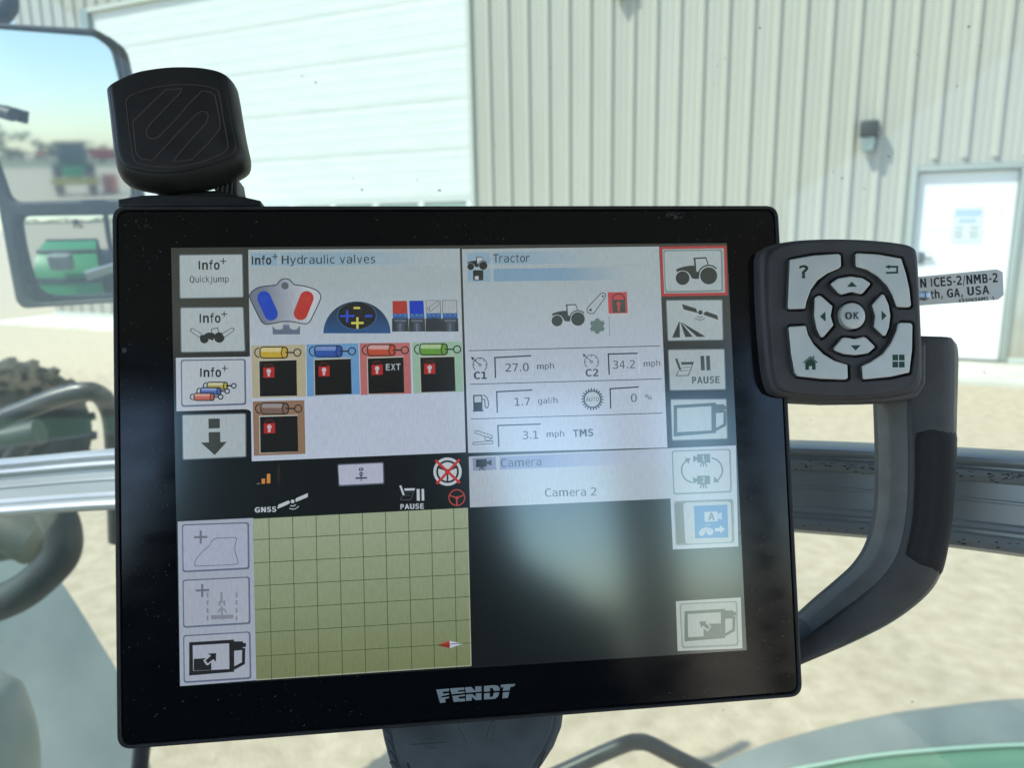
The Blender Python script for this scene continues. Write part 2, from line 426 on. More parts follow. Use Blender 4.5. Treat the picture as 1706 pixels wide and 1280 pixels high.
# window section: frame bars with dark panes between
win_glass = principled('window glass', (.26, .35, .32), .12)
npan = 9; pwid = (sR-sL-.1)/npan; bars = [box(sL+.005, sR-.005, -.06, -.03, wz1-.05, wz1-.002), box(sL+.005, sR-.005, -.06, -.03, wz0, wz0+.05)]
for i in range(npan+1):
    x = sL+.05+i*pwid; bars.append(box(x-.045, x+.045, -.058, -.032, wz0+.05, wz1-.05))
put('window_frame', bev(mesh('window_frame', *join(bars), door_m), .004), od)
for i in range(npan):
    x = sL+.05+i*pwid; put('pane', mesh('pane', *box(x+.04, x+pwid-.04, -.052, -.046, wz0+.04, wz1-.04), win_glass), od)
z = wz0
while z > .1:
    put('door_section', section(max(z-secH, .06), z), od); z -= secH
# personnel door
pd = put('entry_door', mesh('entry_door', *join([box(pL+.01, pR-.01, -.09, -.05, .06, pT-.01), box(pL+.12, pR-.12, -.051, -.047, 1.35, pT-.13), box(pL+.12, pR-.12, -.051, -.047, .2, 1.1)]), principled('white entry door paint', (.80, .81, .79), .45)), wh)
put('door_frame', bev(mesh('door_frame', *join([box(pL-.06, pL, -.12, .022, .06, pT+.06), box(pR, pR+.06, -.12, .022, .06, pT+.06), box(pL, pR, -.12, .022, pT, pT+.06)]), principled('door frame darkened for shade', (.27, .30, .27), .5)), .004), pd)  # frame colour darkened for the shadow along the door's left and top edges
put('door_handle', mesh('door_handle', *join([box(pL+.07, pL+.12, -.05, -.03, 1.02, 1.14), box(pL+.07, pL+.2, -.03, -.01, 1.07, 1.09)]), principled('dark handle', (.08, .09, .09), .4)), pd)
nx0, nz1 = W_ray(1590, 346); nx1, nz0 = W_ray(1634, 404)
notice_w = principled('notice paper', (.66, .70, .70), .6); notice_b = principled('notice blue print', (.42, .52, .60), .6); notice_g = principled('notice grey print', (.42, .45, .44), .6)
V, Fc, I = [], [], []
def nb(x0, x1, z0, z1, y, i):
    v, f = box(nx0+(nx1-nx0)*x0, nx0+(nx1-nx0)*x1, -.046, y, nz0+(nz1-nz0)*z0, nz0+(nz1-nz0)*z1); o = len(V); V.extend(v); Fc.extend([tuple(a+o for a in q) for q in f]); I.extend([i]*6)
nb(0, 1, 0, 1, -.043, 0); nb(.06, .94, .74, .95, -.042, 1); nb(.2, .8, .55, .68, -.042, 1)
for zz in (.12, .24, .38): nb(.1, .38, zz, zz+.08, -.042, 2); nb(.6, .9, zz, zz+.08, -.042, 2)
put('notice', mesh('notice', V, Fc, [notice_w, notice_b, notice_g], I), pd)
for a_, b_ in ((S0, sL-.175), (sR+.065, pL-.065), (pR+.065, S1)): put('base_trim', mesh('base_trim', *box(a_, b_, .002, .035, .055, .10), trim_m), wh)

# wall lamps
lamp_dark = principled('lamp housing', (.04, .05, .055), .5); lamp_lens = principled('lamp lens', (.22, .27, .27), .25)
def wall_lamp(px, py, label):
    s_, z_ = W_ray(px, py)
    L = thing('wall_lamp', label, 'lamp', MW @ Matrix.Translation((s_, .03, z_)), group='lamps on the warehouse wall')
    put('housing', bev(mesh('housing', *join([box(-.085, .085, 0, .13, 0, .15), box(-.05, .05, -.028, 0, -.05, .15)]), lamp_dark), .012), L)
    lens = rounded([(-.075, 0), (.075, 0), (.055, -.15), (-.055, -.15)], .03)
    me = prism([lens], 0.01, .11, .012, lamp_lens); me.transform(Matrix.Rotation(R(90), 4, 'X') @ Matrix.Identity(4)); me.transform(Matrix.Translation((0, .12, 0)))
    put('lens', me, L)
wall_lamp(1447, 228, 'small dark wall lamp on the ribbed wall left of the entry door')
wall_lamp(1034, -26, 'dark wall lamp at the very top edge above the display terminal')

# ================================================================== OWN TRACTOR, outside the glass
green = principled('green paint', (.08, .26, .14), .42, coat=.2); vary(green, 5, (.07, .19, .115), (.12, .25, .165), 8)
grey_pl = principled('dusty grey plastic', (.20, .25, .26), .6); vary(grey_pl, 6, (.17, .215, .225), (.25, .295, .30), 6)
tyre_m = principled('dusty tyre rubber', (.05, .055, .055), .8); vary(tyre_m, 30, (.012, .015, .017), (.042, .047, .048), 8)
black_t = principled('painted black tube', (.035, .05, .06), .35); vary(black_t, 40, (.012, .020, .026), (.030, .04, .046), 8)
black_p = principled('worn black plastic', (.05, .06, .065), .55); vary(black_p, 26, (.008, .011, .013), (.028, .033, .036), 9)
def px_tube(pts, rad, mat, n=6, closed=False):
    return tube(cat([at(*p) for p in pts], n, False), rad, mat)
# ribbed wheel at left
def wheel(ctr, axis, r, wd, nl, label):
    q = axis.to_track_quat('Z', 'Y').to_matrix().to_4x4()
    T = thing('ribbed_tyre', label, 'tyre', Matrix.Translation(ctr) @ q)
    h = wd/2
    put('carcass', lathe([(r*.5, -h*.7), (r*.86, -h), (r*.96, -h*.85), (r, -h*.3), (r, h*.3), (r*.96, h*.85), (r*.86, h), (r*.5, h*.7)], tyre_m, 64), T)
    for k in range(4):
        rr = r*(.60+.075*k); o = put('sidewall_ring', lathe([(rr, h*.78+k*.05*h), (rr+.008, h*.9+k*.05*h), (rr+.016, h*.78+k*.05*h)], tyre_m, 48), T)
    v, f = box(r*.93, r*1.02, -r*.06, r*.06, 0, h*1.02); lug = bev(mesh('tread_lug', v, f, tyre_m), .003, 1)
    for k in range(nl):
        for sgn in (0, 1):
            o = put('tread_lug', lug, T); a = 2*math.pi*(k+.5*sgn)/nl
            o.matrix_local = Matrix.Rotation(a, 4, 'Z') @ Matrix.Translation((0, 0, -h*1.02 if sgn else 0)) @ Matrix.Rotation(.0, 4, 'X')
    put('hub', lathe([(.02, h*.3), (r*.34, h*.35), (r*.5, h*.6), (r*.52, h*.72)], grey_pl, 32), T)
    return T
wc = at(18, 722, 1.75)
wheel(wc, (EYE-wc).normalized()*.35+Vector((.75, -.45, .22)), .165, .10, 22, 'dusty black ribbed tyre behind the bent tube at the left edge')
# bent black guard tube
o = put('guard_tube', tube(rounded3 if False else cat([at(-90, 735, 1.30), at(0, 700, 1.30), at(70, 672, 1.30), at(115, 657, 1.30), at(145, 652, 1.30), at(166, 658, 1.31), at(180, 676, 1.33), at(188, 705, 1.35), at(192, 760, 1.38), at(196, 900, 1.45)], 6, False), .0165, black_t))
tag(o, 'bent dark blue-black steel tube above the left end of the aluminium rail', 'tube')
# black hose loop and bracket below rail
hl = thing('hose_loop', 'thick black hose loop hanging under the left end of the aluminium rail', 'hose', loc=at(40, 900, 1.25))
mw = Matrix.Identity(4)
def childw(name, me, T):           # mesh given in world coordinates, parented
    me.transform(T.matrix_world.inverted()); return put(name, me, T)
bpy.context.view_layer.update()
childw('hose', px_tube([(60, 800, 1.2), (90, 850, 1.2), (104, 885, 1.2), (103, 920, 1.2), (82, 950, 1.2), (40, 985, 1.2), (-10, 1008, 1.2), (-90, 1030, 1.2)], .028, black_p), hl)
childw('inner_hose', px_tube([(-60, 860, 1.24), (10, 880, 1.24), (62, 905, 1.24)], .038, black_p), hl)
childw('elbow', px_tube([(-60, 960, 1.28), (-20, 925, 1.28), (30, 915, 1.28), (70, 930, 1.28)], .018, black_p), hl)
cb = thing('clamp_bracket', 'small dark clamp between the ribbed tyre and the aluminium rail', 'bracket', loc=at(50, 735, 1.5))
bpy.context.view_layer.update()
childw('clamp', px_tube([(-30, 738, 1.5), (30, 728, 1.5), (66, 720, 1.5)], .026, black_p), cb)
childw('strut', px_tube([(40, 735, 1.5), (20, 770, 1.5), (10, 860, 1.5)], .02, black_p), cb)
# curved grey panel lower left, stands in for the tractor's ground shadow
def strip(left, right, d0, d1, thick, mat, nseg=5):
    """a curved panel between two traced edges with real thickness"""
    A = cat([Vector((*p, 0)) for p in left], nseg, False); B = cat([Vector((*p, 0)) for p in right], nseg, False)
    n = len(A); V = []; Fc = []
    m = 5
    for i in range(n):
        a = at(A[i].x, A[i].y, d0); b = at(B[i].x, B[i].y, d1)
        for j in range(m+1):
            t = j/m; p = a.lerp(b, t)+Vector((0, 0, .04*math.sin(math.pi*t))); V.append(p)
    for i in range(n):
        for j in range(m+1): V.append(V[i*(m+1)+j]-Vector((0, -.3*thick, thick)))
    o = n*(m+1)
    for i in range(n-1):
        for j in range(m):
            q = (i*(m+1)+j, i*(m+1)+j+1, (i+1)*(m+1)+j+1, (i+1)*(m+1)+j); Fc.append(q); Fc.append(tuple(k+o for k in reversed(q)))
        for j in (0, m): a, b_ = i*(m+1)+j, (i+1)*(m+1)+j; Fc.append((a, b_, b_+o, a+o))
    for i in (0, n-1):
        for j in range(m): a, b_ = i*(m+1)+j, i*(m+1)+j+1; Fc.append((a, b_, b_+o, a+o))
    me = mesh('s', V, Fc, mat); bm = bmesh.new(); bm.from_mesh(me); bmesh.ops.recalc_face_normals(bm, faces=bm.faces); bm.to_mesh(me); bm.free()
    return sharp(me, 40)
fd = thing('ground_shadow_panel', 'grey panel standing in for the tractor shadow on the ground behind the lower left of the terminal', 'shadow panel', loc=at(60, 1200, 1.3))
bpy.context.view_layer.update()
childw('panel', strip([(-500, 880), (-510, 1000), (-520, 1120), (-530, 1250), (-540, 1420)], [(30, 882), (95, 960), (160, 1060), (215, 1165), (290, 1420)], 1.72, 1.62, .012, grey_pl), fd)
sh = thing('fender_cover', 'rounded pale grey-green cover in the bottom left corner', 'cover', loc=at(10, 1250, 1.0))
bpy.context.view_layer.update()
pale = principled('dusty pale cover', (.26, .29, .25), .6); vary(pale, 9, (.20, .23, .20), (.34, .36, .31), 6)
_p = cat([at(-150, 1105, 1.0), at(-85, 1165, 1.0), at(-52, 1225, 1.0), at(-42, 1300, 1.0), at(-40, 1480, 1.0)], 6, False)
childw('shell', tube(_p, .074, pale, 10, True, [.35+.65*min(1, i/9) for i in range(len(_p))]), sh)
o = put('bent_wiper_tube', px_tube([(800, 1345, 1.0), (930, 1290, 1.0), (1000, 1258, 1.0), (1044, 1240, 1.0), (1062, 1237, 1.0), (1082, 1240, 1.0), (1125, 1262, 1.0), (1200, 1300, 1.0), (1320, 1370, 1.0)], .0105, black_t))
tag(o, 'blurred black bent tube peaking right of the terminal mounting bracket', 'tube')
o = put('short_tube', px_tube([(245, 1200, .8), (236, 1250, .8), (228, 1340, .8)], .0085, black_t)); tag(o, 'short dark tube under the lower left corner of the terminal', 'tube')
# engine hood lower right
hd = thing('engine_hood', 'green tractor engine hood with grey edge at the bottom right', 'hood', loc=at(1500, 1270, 1.1))
bpy.context.view_layer.update()
gtop = [(1130, 1325), (1202, 1275), (1320, 1233), (1467, 1197), (1590, 1178), (1706, 1166), (1900, 1160)]
gmid = [(1180, 1352), (1297, 1288), (1380, 1268), (1467, 1254), (1590, 1243), (1706, 1237), (1900, 1235)]
glow = [(1180, 1650), (1300, 1640), (1400, 1640), (1500, 1640), (1620, 1640), (1750, 1640), (1900, 1640)]
hood_grey = principled('dusty hood edge', (.30, .36, .35), .5); vary(hood_grey, 8, (.14, .17, .165), (.20, .23, .22), 7)
childw('edge_strip', strip(gmid, gtop, 1.62, 1.78, .02, hood_grey), hd)
childw('green_panel', strip(glow, [(p[0], p[1]+2) for p in gmid], 1.2, 1.618, .02, green), hd)
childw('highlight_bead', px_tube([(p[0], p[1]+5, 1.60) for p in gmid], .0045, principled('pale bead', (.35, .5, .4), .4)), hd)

# ================================================================== CAB (roof, rear wall, seat, glass)
head = principled('grey headliner', (.20, .20, .195), .9); cabm = principled('cab trim', (.10, .095, .09), .6); seat_m = principled('seat fabric', (.016, .017, .019), .85)
cab = thing('tractor_cab', 'dark cab roof and pillars above and behind the viewer, seen only as reflection', 'cab', loc=(0, -1, 0))
bpy.context.view_layer.update()
childw('roof', bev(mesh('roof', *box(-.70, .95, -1.12, .80, 1.97, 2.12), head), .03), cab)
rear = [box(-.70, -.60, -1.06, -1.0, .6, 1.97), box(.88, .95, -1.06, -1.0, .6, 1.97), box(-.60, .88, -1.06, -1.0, .6, .85), box(.55, .69, -1.04, -1.0, .85, 1.97), box(-.60, .88, -1.05, -1.0, 1.88, 1.97)]
childw('rear_wall', bev(mesh('rear_wall', *join(rear), cabm), .015), cab)
for sx in (-.65, .90): childw('side_sill', bev(mesh('side_sill', *box(sx-.05, sx+.05, -1.0, .4, .6, .75), cabm), .02), cab)
st = thing('driver_seat', 'black driver seat with rounded backrest shaped for the dark figure seen reflected in the screen', 'seat', loc=(-.05, -.75, .55))
bpy.context.view_layer.update()
bk = cat([(-.46, .62), (-.50, 1.3), (-.42, 1.50), (-.365, 1.62), (-.33, 1.78), (-.18, 1.88), (-.02, 1.88), (.14, 1.80), (.215, 1.62), (.24, 1.50), (.26, 1.475), (.35, 1.41), (.41, 1.30), (.42, .62)], 5)  # backrest outline shaped to stand in for the dark figure reflected in the screen
me = prism([bk], -.08, .06, .04, seat_m); me.transform(Matrix.Translation((0, -.72, 0)) @ Matrix.Rotation(R(90), 4, 'X')); childw('backrest', me, st)
childw('seat_cushion', bev(mesh('c', *box(-.42, .35, -.62, -.18, .55, .75), seat_m), .05, 3), st)

# cab glass: one tinted dusty pane
pg = bpy.data.materials.new('dusty cab glass'); pg.use_nodes = True; n = pg.node_tree.nodes; l = pg.node_tree.links; n.remove(n['Principled BSDF']); out = n['Material Output']
tr = n.new('ShaderNodeBsdfTransparent'); tr.inputs[0].default_value = (.925, .985, .96, 1)
gl = n.new('ShaderNodeBsdfGlossy'); gl.inputs['Roughness'].default_value = .02
df = n.new('ShaderNodeBsdfTranslucent'); df.inputs[0].default_value = (.78, .88, .84, 1); df2 = n.new('ShaderNodeBsdfDiffuse'); df2.inputs[0].default_value = (.78, .88, .84, 1)
mxd = n.new('ShaderNodeMixShader'); l.new(df.outputs[0], mxd.inputs[1]); l.new(df2.outputs[0], mxd.inputs[2])
tc = n.new('ShaderNodeTexCoord'); tn = n.new('ShaderNodeTexNoise'); tn.inputs['Scale'].default_value = 3.5; tn.inputs['Detail'].default_value = 6; l.new(tc.outputs['Object'], tn.inputs['Vector'])
mr = n.new('ShaderNodeMapRange'); mr.inputs['From Min'].default_value = .3; mr.inputs['From Max'].default_value = .7; mr.inputs['To Min'].default_value = .022; mr.inputs['To Max'].default_value = .058; l.new(tn.outputs['Fac'], mr.inputs[0])
ms = n.new('ShaderNodeMixShader'); l.new(mr.outputs[0], ms.inputs[0]); l.new(tr.outputs[0], ms.inputs[1]); l.new(mxd.outputs[0], ms.inputs[2])
ms2 = n.new('ShaderNodeMixShader'); ms2.inputs[0].default_value = .04; l.new(ms.outputs[0], ms2.inputs[1]); l.new(gl.outputs[0], ms2.inputs[2]); l.new(ms2.outputs[0], out.inputs[0])
cw = thing('cab_window', 'large tinted dusty front window pane of the tractor cab', 'window', Matrix.Translation((0, .80, 1.4)) @ Matrix.Rotation(R(-6), 4, 'X'))
put('pane', mesh('pane', *box(-.66, 1.1, -.003, .003, -1.0, .85), pg), cw)
# dirt specks on the pane
speck_px = [(1266, 46, 1.6), (1614, 44, 1.9), (1523, 85, 1), (1528, 90, 1.2), (1532, 94, 1), (1195, 110, 1.2), (1190, 138, 1), (1208, 97, 1), (1595, 143, 1.7), (1403, 297, 1.7), (1481, 260, 1.5), (1488, 255, 1.2), (1445, 90, 1), (897, 38, 1), (917, 113, 1.1),
            (503, 127, 1.6), (526, 137, 2), (603, 316, 2), (732, 317, 2), (695, 299, 1.5), (588, 297, 1.3), (1556, 246, 1), (1571, 372, 1.2), (1440, 314, 1.2), (1388, 286, 1), (825, 241, 1), (1635, 75, 1), (985, 61, 1), (1350, 700, 1.3), (1640, 620, 1.6), (1520, 1170, 1.5), (1635, 1230, 1.4), (1570, 1262, 1.2)]
random.seed(3)
for k in range(420): speck_px.append((random.uniform(0, 1706), random.uniform(0, 1280), random.choice((.35, .45, .55, .7, .4))))
cwi = cw.matrix_world.copy()
bpy.context.view_layer.update(); cwi = cw.matrix_world.inverted(); V, Fc = [], []
ol = cwi @ EYE
for x, y, sz in speck_px:
    d = cwi.to_3x3() @ ray(x, y); t = (-.0045-ol.y)/d.y; p = ol+d*t; r_ = sz*.00062*1.0; o_ = len(V); nn = 6; a0 = random.random()*6; ex = random.uniform(.7, 1.5)
    for k in range(nn):
        a = a0+k*2*math.pi/nn; V.append((p.x+r_*math.cos(a)*ex, p.y, p.z+r_*math.sin(a)*random.uniform(.7, 1.2)))
    V.append((p.x, p.y-.0006, p.z))
    for k in range(nn): Fc.append((o_+k, o_+(k+1) % nn, o_+nn))
sp = put('dirt_specks', mesh('dirt_specks', V, Fc, principled('dried dirt', (.09, .09, .08), .9)), cw); sp['kind'] = 'stuff'

# ================================================================== ALUMINIUM RAIL
alu = principled('brushed aluminium', (.60, .64, .65), .38, .5)
vary(alu, 9, (.32, .365, .375), (.42, .47, .48), 8, stretch=(.3, .3, 2.5), rough=(.32, .44))
rl = thing('aluminium_rail', 'long grooved aluminium rail running across behind the display terminal', 'rail', loc=at(853, 800, .56))
bpy.context.view_layer.update()
tp = [(-420, 800), (-200, 783), (0, 765.5), (190, 748.5), (420, 738), (700, 731), (1000, 731), (1318, 737.5), (1500, 745), (1706, 757), (1950, 775), (2250, 805)]
bt = [(-420, 884), (-200, 875), (0, 862), (190, 850), (420, 845), (700, 850), (1000, 862), (1318, 887), (1500, 903), (1706, 929), (1950, 965), (2250, 1015)]
HR = .056
TT = cat([Vector((*p, 0)) for p in tp], 6, False); BB = cat([Vector((*p, 0)) for p in bt], 6, False)
prof = [(.0, -.024), (.0, -.014), (.035, -.001), (.06, .0038), (.10, .0045), (.135, .002), (.15, -.001), (.17, -.001), (.19, .003), (.24, .0045), (.29, .003), (.31, -.0015), (.47, -.0015), (.48, -.0003), (.50, -.0003), (.51, -.0022),
        (.70, -.0022), (.72, .000), (.76, .001), (.79, -.001), (.82, -.001), (.84, .0035), (.90, .006), (.96, .0045), (1.0, .000), (1.0, -.020)]
V = []; Fc = []; np_ = len(prof)
pts = []
for a, b_ in zip(TT, BB):
    d = F*HR/(b_.y-a.y); pts.append((at(a.x, a.y, d), at(b_.x, b_.y, d)))
for i, (a, b_) in enumerate(pts):
    p0 = pts[max(i-1, 0)][0]; p1 = pts[min(i+1, len(pts)-1)][0]; tg = (p1-p0).normalized(); dn = (b_-a).normalized(); nn = dn.cross(tg).normalized()
    if nn.dot(EYE-a) < 0: nn = -nn
    L = (b_-a).length
    for u, h in prof: V.append(a+dn*(u*L)+nn*(h if h < -.01 else h*.65))
for i in range(len(pts)-1):
    for j in range(np_): k = (j+1) % np_; Fc.append((i*np_+j, i*np_+k, (i+1)*np_+k, (i+1)*np_+j))
me = mesh('profile', V, Fc, alu); bm = bmesh.new(); bm.from_mesh(me); bmesh.ops.recalc_face_normals(bm, faces=bm.faces); bm.to_mesh(me); bm.free(); sharp(me, 28)
childw('profile', me, rl)
# nicks and paint chips on the upper bead of the right part
V, Fc = [], []; random.seed(11)
for k in range(85):
    u = random.choice((random.uniform(1318, 1460), random.uniform(1590, 1720), random.uniform(1318, 1706))); i = min(range(len(TT)), key=lambda q: abs(TT[q].x-u)); i = min(i, len(TT)-2)
    f_ = (u-TT[i].x)/(TT[i+1].x-TT[i].x); a = pts[i][0].lerp(pts[i+1][0], f_); b_ = pts[i][1].lerp(pts[i+1][1], f_); tg = (pts[i+1][0]-pts[i][0]).normalized(); dn = (b_-a).normalized(); nn = dn.cross(tg).normalized()
    if nn.dot(EYE-a) < 0: nn = -nn
    v_ = random.choice((random.uniform(.19, .30), random.uniform(.19, .26), random.uniform(.86, .93))); p = a+dn*(v_*HR)+nn*.0052
    o_ = len(V); rx, rz = random.uniform(.0003, .0016), random.uniform(.0002, .0006)
    for q in range(6): V.append(p+tg*(rx*math.cos(q*1.047)*random.uniform(.6, 1.2))+dn*(rz*math.sin(q*1.047)*random.uniform(.6, 1.2)))
    V.append(p+nn*.0004)
    for q in range(6): Fc.append((o_+q, o_+(q+1) % 6, o_+6))
ch = childw('dirt_flecks', mesh('dirt_flecks', V, Fc, M['black_ink']), rl); ch['kind'] = 'stuff'

# ================================================================== REAR VIEW MIRROR
mir = principled('mirror glass', (.58, .61, .62), .035, 1.0)
frame_m = principled('mirror housing plastic', (.022, .030, .030), .6); vary(frame_m, 60, (.018, .024, .024), (.045, .052, .05), 6)
DM = 1.28
d0 = ray(100, 255).normalized(); rr = Vector((-.20, -1, 0.0)).normalized(); mn = (rr-d0).normalized()
MC = at(110, 250, DM)
def on_mirror(px, py):
    r = ray(px, py); return EYE+r*((MC-EYE).dot(mn)/r.dot(mn))
mx_ = Vector((0, 0, 1)).cross(mn).normalized(); my_ = mn.cross(mx_)
MM = Matrix((( mx_.x, my_.x, mn.x, MC.x), (mx_.y, my_.y, mn.y, MC.y), (mx_.z, my_.z, mn.z, MC.z), (0, 0, 0, 1)))
MMI = MM.inverted()
def ml(px, py): p = MMI @ on_mirror(px, py); return Vector((p.x, p.y))
rm = thing('rear_view_mirror', 'large two-part tractor wing mirror reflecting the yard, left of the terminal', 'mirror', MM)
up_g = [(-40, 45), (158, 60), (187, 82), (203, 145), (222, 331), (22, 337), (-8, 250)]
lo_g = [(25, 360), (224, 357), (230, 494), (48, 505)]
outl = [(-60, 36), (163, 49), (196, 74), (212, 145), (242, 500), (42, 513), (30, 500), (-18, 240)]
oo = rounded([ml(*p) for p in outl], [.02, .03, .03, .03, .03, .02, .02, .03])
ug = rounded([ml(*p) for p in up_g], [.01, .03, .03, .02, .015, .02, .03]); lg = rounded([ml(*p) for p in lo_g], [.015, .015, .025, .03])
put('mirror_frame', prism([oo, ug, lg], -.01, .012, .005, frame_m), rm)
put('mirror_back', prism([oo], -.06, -.012, .012, frame_m), rm)
put('flat_mirror_glass', prism([ug], -.006, .002, .0005, mir), rm)
# convex lower glass
xs = [p.x for p in lg]; ys = [p.y for p in lg]; cx_, cy_ = (min(xs)+max(xs))/2, (min(ys)+max(ys))/2; Rm = .55
V, Fc = [], []; N = 24
for j in range(N+1):
    for i in range(N+1):
        x = min(xs)-.004+(max(xs)-min(xs)+.008)*i/N; y = min(ys)-.004+(max(ys)-min(ys)+.008)*j/N
        V.append((x, y, .001-((x-cx_)**2+(y-cy_)**2)/(2*Rm)+.075*(y-cy_)))
for j in range(N):
    for i in range(N): a = j*(N+1)+i; Fc.append((a, a+1, a+N+2, a+N+1))
put('convex_mirror_glass', mesh('convex_mirror_glass', V, Fc, mir, smooth=True), rm)
bpy.context.view_layer.update()
childw('mirror_arm', px_tube([(-60, 60, 1.34), (5, 20, 1.34), (12, -20, 1.34), (14, -120, 1.34)], .018, frame_m), rm)
childw('clamp_knob', px_tube([(-8, 182, 1.235), (10, 188, 1.23), (21, 191, 1.228)], .0105, black_p), rm)

# --- things behind the viewer that the mirror shows
def mirror_ground(px, py):
    p = on_mirror(px, py); d = (p-EYE).normalized(); r = d-2*d.dot(mn)*mn; t = -p.z/r.z; return p+r*t
def facing(p): v = MC-p; return math.atan2(v.y, v.x)+math.pi/2
def placed(name, label, cat_, px, py, yaw=0, group=None):
    p = mirror_ground(px, py); return thing(name, label, cat_, Matrix.Translation((p.x, p.y, 0)) @ Matrix.Rotation(facing(p)+yaw, 4, 'Z'), group=group)
T = placed('parked_tractor', 'small green tractor with yellow front bar reflected in the upper mirror', 'tractor', 130, 326)
yel = principled('yellow paint', (.50, .40, .06), .5); cabg = principled('dark cab glass', (.03, .07, .07), .15)
put('body', bev(mesh('body', *join([box(-.42, .42, .2, 2.2, .75, 1.15), box(-.3, .3, -.5, .3, .7, 1.1)]), principled('clear green paint', (.03, .32, .10), .4)), .04), T)
put('cab', bev(mesh('cab', *join([box(-.55, .55, .7, 1.9, 1.15, 2.0), ]), cabg), .06), T)
put('cab_roof', bev(mesh('cab_roof', *box(-.6, .6, .65, 1.95, 2.0, 2.14), frame_m), .04), T)
put('front_bar', bev(mesh('front_bar', *box(-.85, .85, -.75, -.55, .45, .72), yel), .02), T)
tw = lathe([(.15, -.13), (.5, -.15), (.55, -.1), (.55, .1), (.5, .15), (.15, .13)], tyre_m, 24, 'X')
for sx in (-.62, .62):
    for yy, sc_ in ((1.7, 1.15), (0, .8)): o = put('wheel', tw, T); o.location = (sx, yy, .55*sc_); o.scale = (sc_,)*3
red = principled('red paint', (.55, .03, .05), .4); orange = principled('orange paint', (.75, .14, .04), .45)
def implement(px, py, label, k=1):
    T = placed('red_implement', label, 'farm machine', px, py, group='red machines across the yard')
    put('hopper', bev(mesh('hopper', [(-1.6*k, -1, .9), (1.6*k, -1, .9), (1.6*k, 1, .9), (-1.6*k, 1, .9), (-1.9*k, -1.2, 2.3), (1.9*k, -1.2, 2.3), (1.9*k, 1.2, 2.3), (-1.9*k, 1.2, 2.3)], [(0, 3, 2, 1), (4, 5, 6, 7), (0, 1, 5, 4), (1, 2, 6, 5), (2, 3, 7, 6), (3, 0, 4, 7)], red), .08), T)
    for sx in (-1, 1): o = put('wheel', tw, T); o.location = (sx*1.2*k, 0, .55)
implement(184, 274, 'larger red farm machine reflected at the right edge of the mirror', 1.0)
implement(165, 270, 'red farm machine reflected just right of the green tractor', .8)
implement(70, 266, 'small faded red farm machine reflected left of the green tractor', .7)
T = placed('orange_barrel', 'orange barrel standing on the gravel right of the reflected green tractor', 'barrel', 186, 322, 0)
put('drum', lathe([(.25, 0), (.30, .02), (.30, .22), (.315, .25), (.30, .28), (.30, .5), (.315, .53), (.30, .56), (.28, .78), (.25, .8)], orange, 24), T)
put('base_ring', lathe([(.36, 0), (.36, .05), (.30, .06)], tyre_m, 24), T)
# far tree line, one mass
leaf = principled('far foliage', (.05, .09, .04), .9); vary(leaf, .25, (.035, .07, .03), (.09, .13, .06), 4)
V, Fc = [], []; random.seed(5)
for k in range(2600):
    a = R(random.uniform(150, 300)); rad = random.uniform(250, 275); hmax = 5+3*math.sin(a*23)+1.5*math.sin(a*61)+random.uniform(-1, 1)
    c_ = Vector((rad*math.cos(a), rad*math.sin(a), random.uniform(.3, max(1.5, hmax)))); o_ = len(V)
    for q in range(4): V.append(c_+Vector((random.uniform(-2, 2), random.uniform(-2, 2), random.uniform(-1.2, 1.2))))
    Fc += [(o_, o_+1, o_+2), (o_, o_+2, o_+3), (o_, o_+1, o_+3), (o_+1, o_+2, o_+3)]
tag(put('far_tree_line', mesh('far_tree_line', V, Fc, leaf)), 'distant dark green tree line on the horizon in the mirror', 'trees', kind='stuff')
grassm = principled('dry grass', (.16, .17, .08), .9); vary(grassm, .08, (.12, .14, .06), (.22, .21, .11), 6)
ring = []; ringf = []
for k in range(41):
    a = R(140+170*k/40); ring += [(110*math.cos(a), 110*math.sin(a), .006), (300*math.cos(a), 300*math.sin(a), .006)]
for k in range(40): ringf.append((2*k, 2*k+1, 2*k+3, 2*k+2))
tag(put('grass_field', mesh('grass_field', ring, ringf, grassm)), kind='structure')
# own tractor's rear body seen in the lower convex mirror
rb = thing('rear_fender', 'green rear fender of the own tractor reflected in the lower mirror', 'fender', loc=(-1.12, -.25, -.30))
fprof = [(r_*math.cos(R(a)), r_*math.sin(a*math.pi/180)) for r_ in (.82,) for a in range(0, 181, 12)]
V = []; Fc = []
for (x, z) in fprof: V += [(-.35, x, z+.8), (.30, x, z+.8)]
for i in range(len(fprof)-1): Fc.append((2*i, 2*i+2, 2*i+3, 2*i+1))
V2 = [(v[0], v[1]*.95, (v[2]-.8)*.95+.8) for v in V]; o_ = len(V); Fc += [tuple(reversed([k+o_ for k in q])) for q in Fc]; V += V2
green2 = principled('bright green paint', (.03, .30, .09), .4)
put('arch', sharp(mesh('arch', V, Fc, green2)), rb)
put('tyre', lathe([(.35, -.24), (.7, -.27), (.76, -.2), (.76, .2), (.7, .27), (.35, .24)], tyre_m, 40, 'X'), rb).location = (-.05, 0, .78)
put('tank', bev(mesh('tank', *box(-.2, .25, .5, .78, .5, 1.15), green), .05), rb)
for a_ in (40, 65, 90, 115, 140):
    q = put('arch_strap', mesh('arch_strap', *box(-.36, .31, -.02, .02, .815, .835), black_p), rb); q.matrix_local = Matrix.Translation((0, 0, .8)) @ Matrix.Rotation(R(a_-90), 4, 'X')
put('work_lamp', bev(mesh('work_lamp', *box(-.1, .1, .55, .7, 1.45, 1.58), pale), .02), rb)
put('side_panel', bev(mesh('side_panel', *join([box(.26, .46, -.6, .5, .35, 1.38)]), black_p), .04), rb)
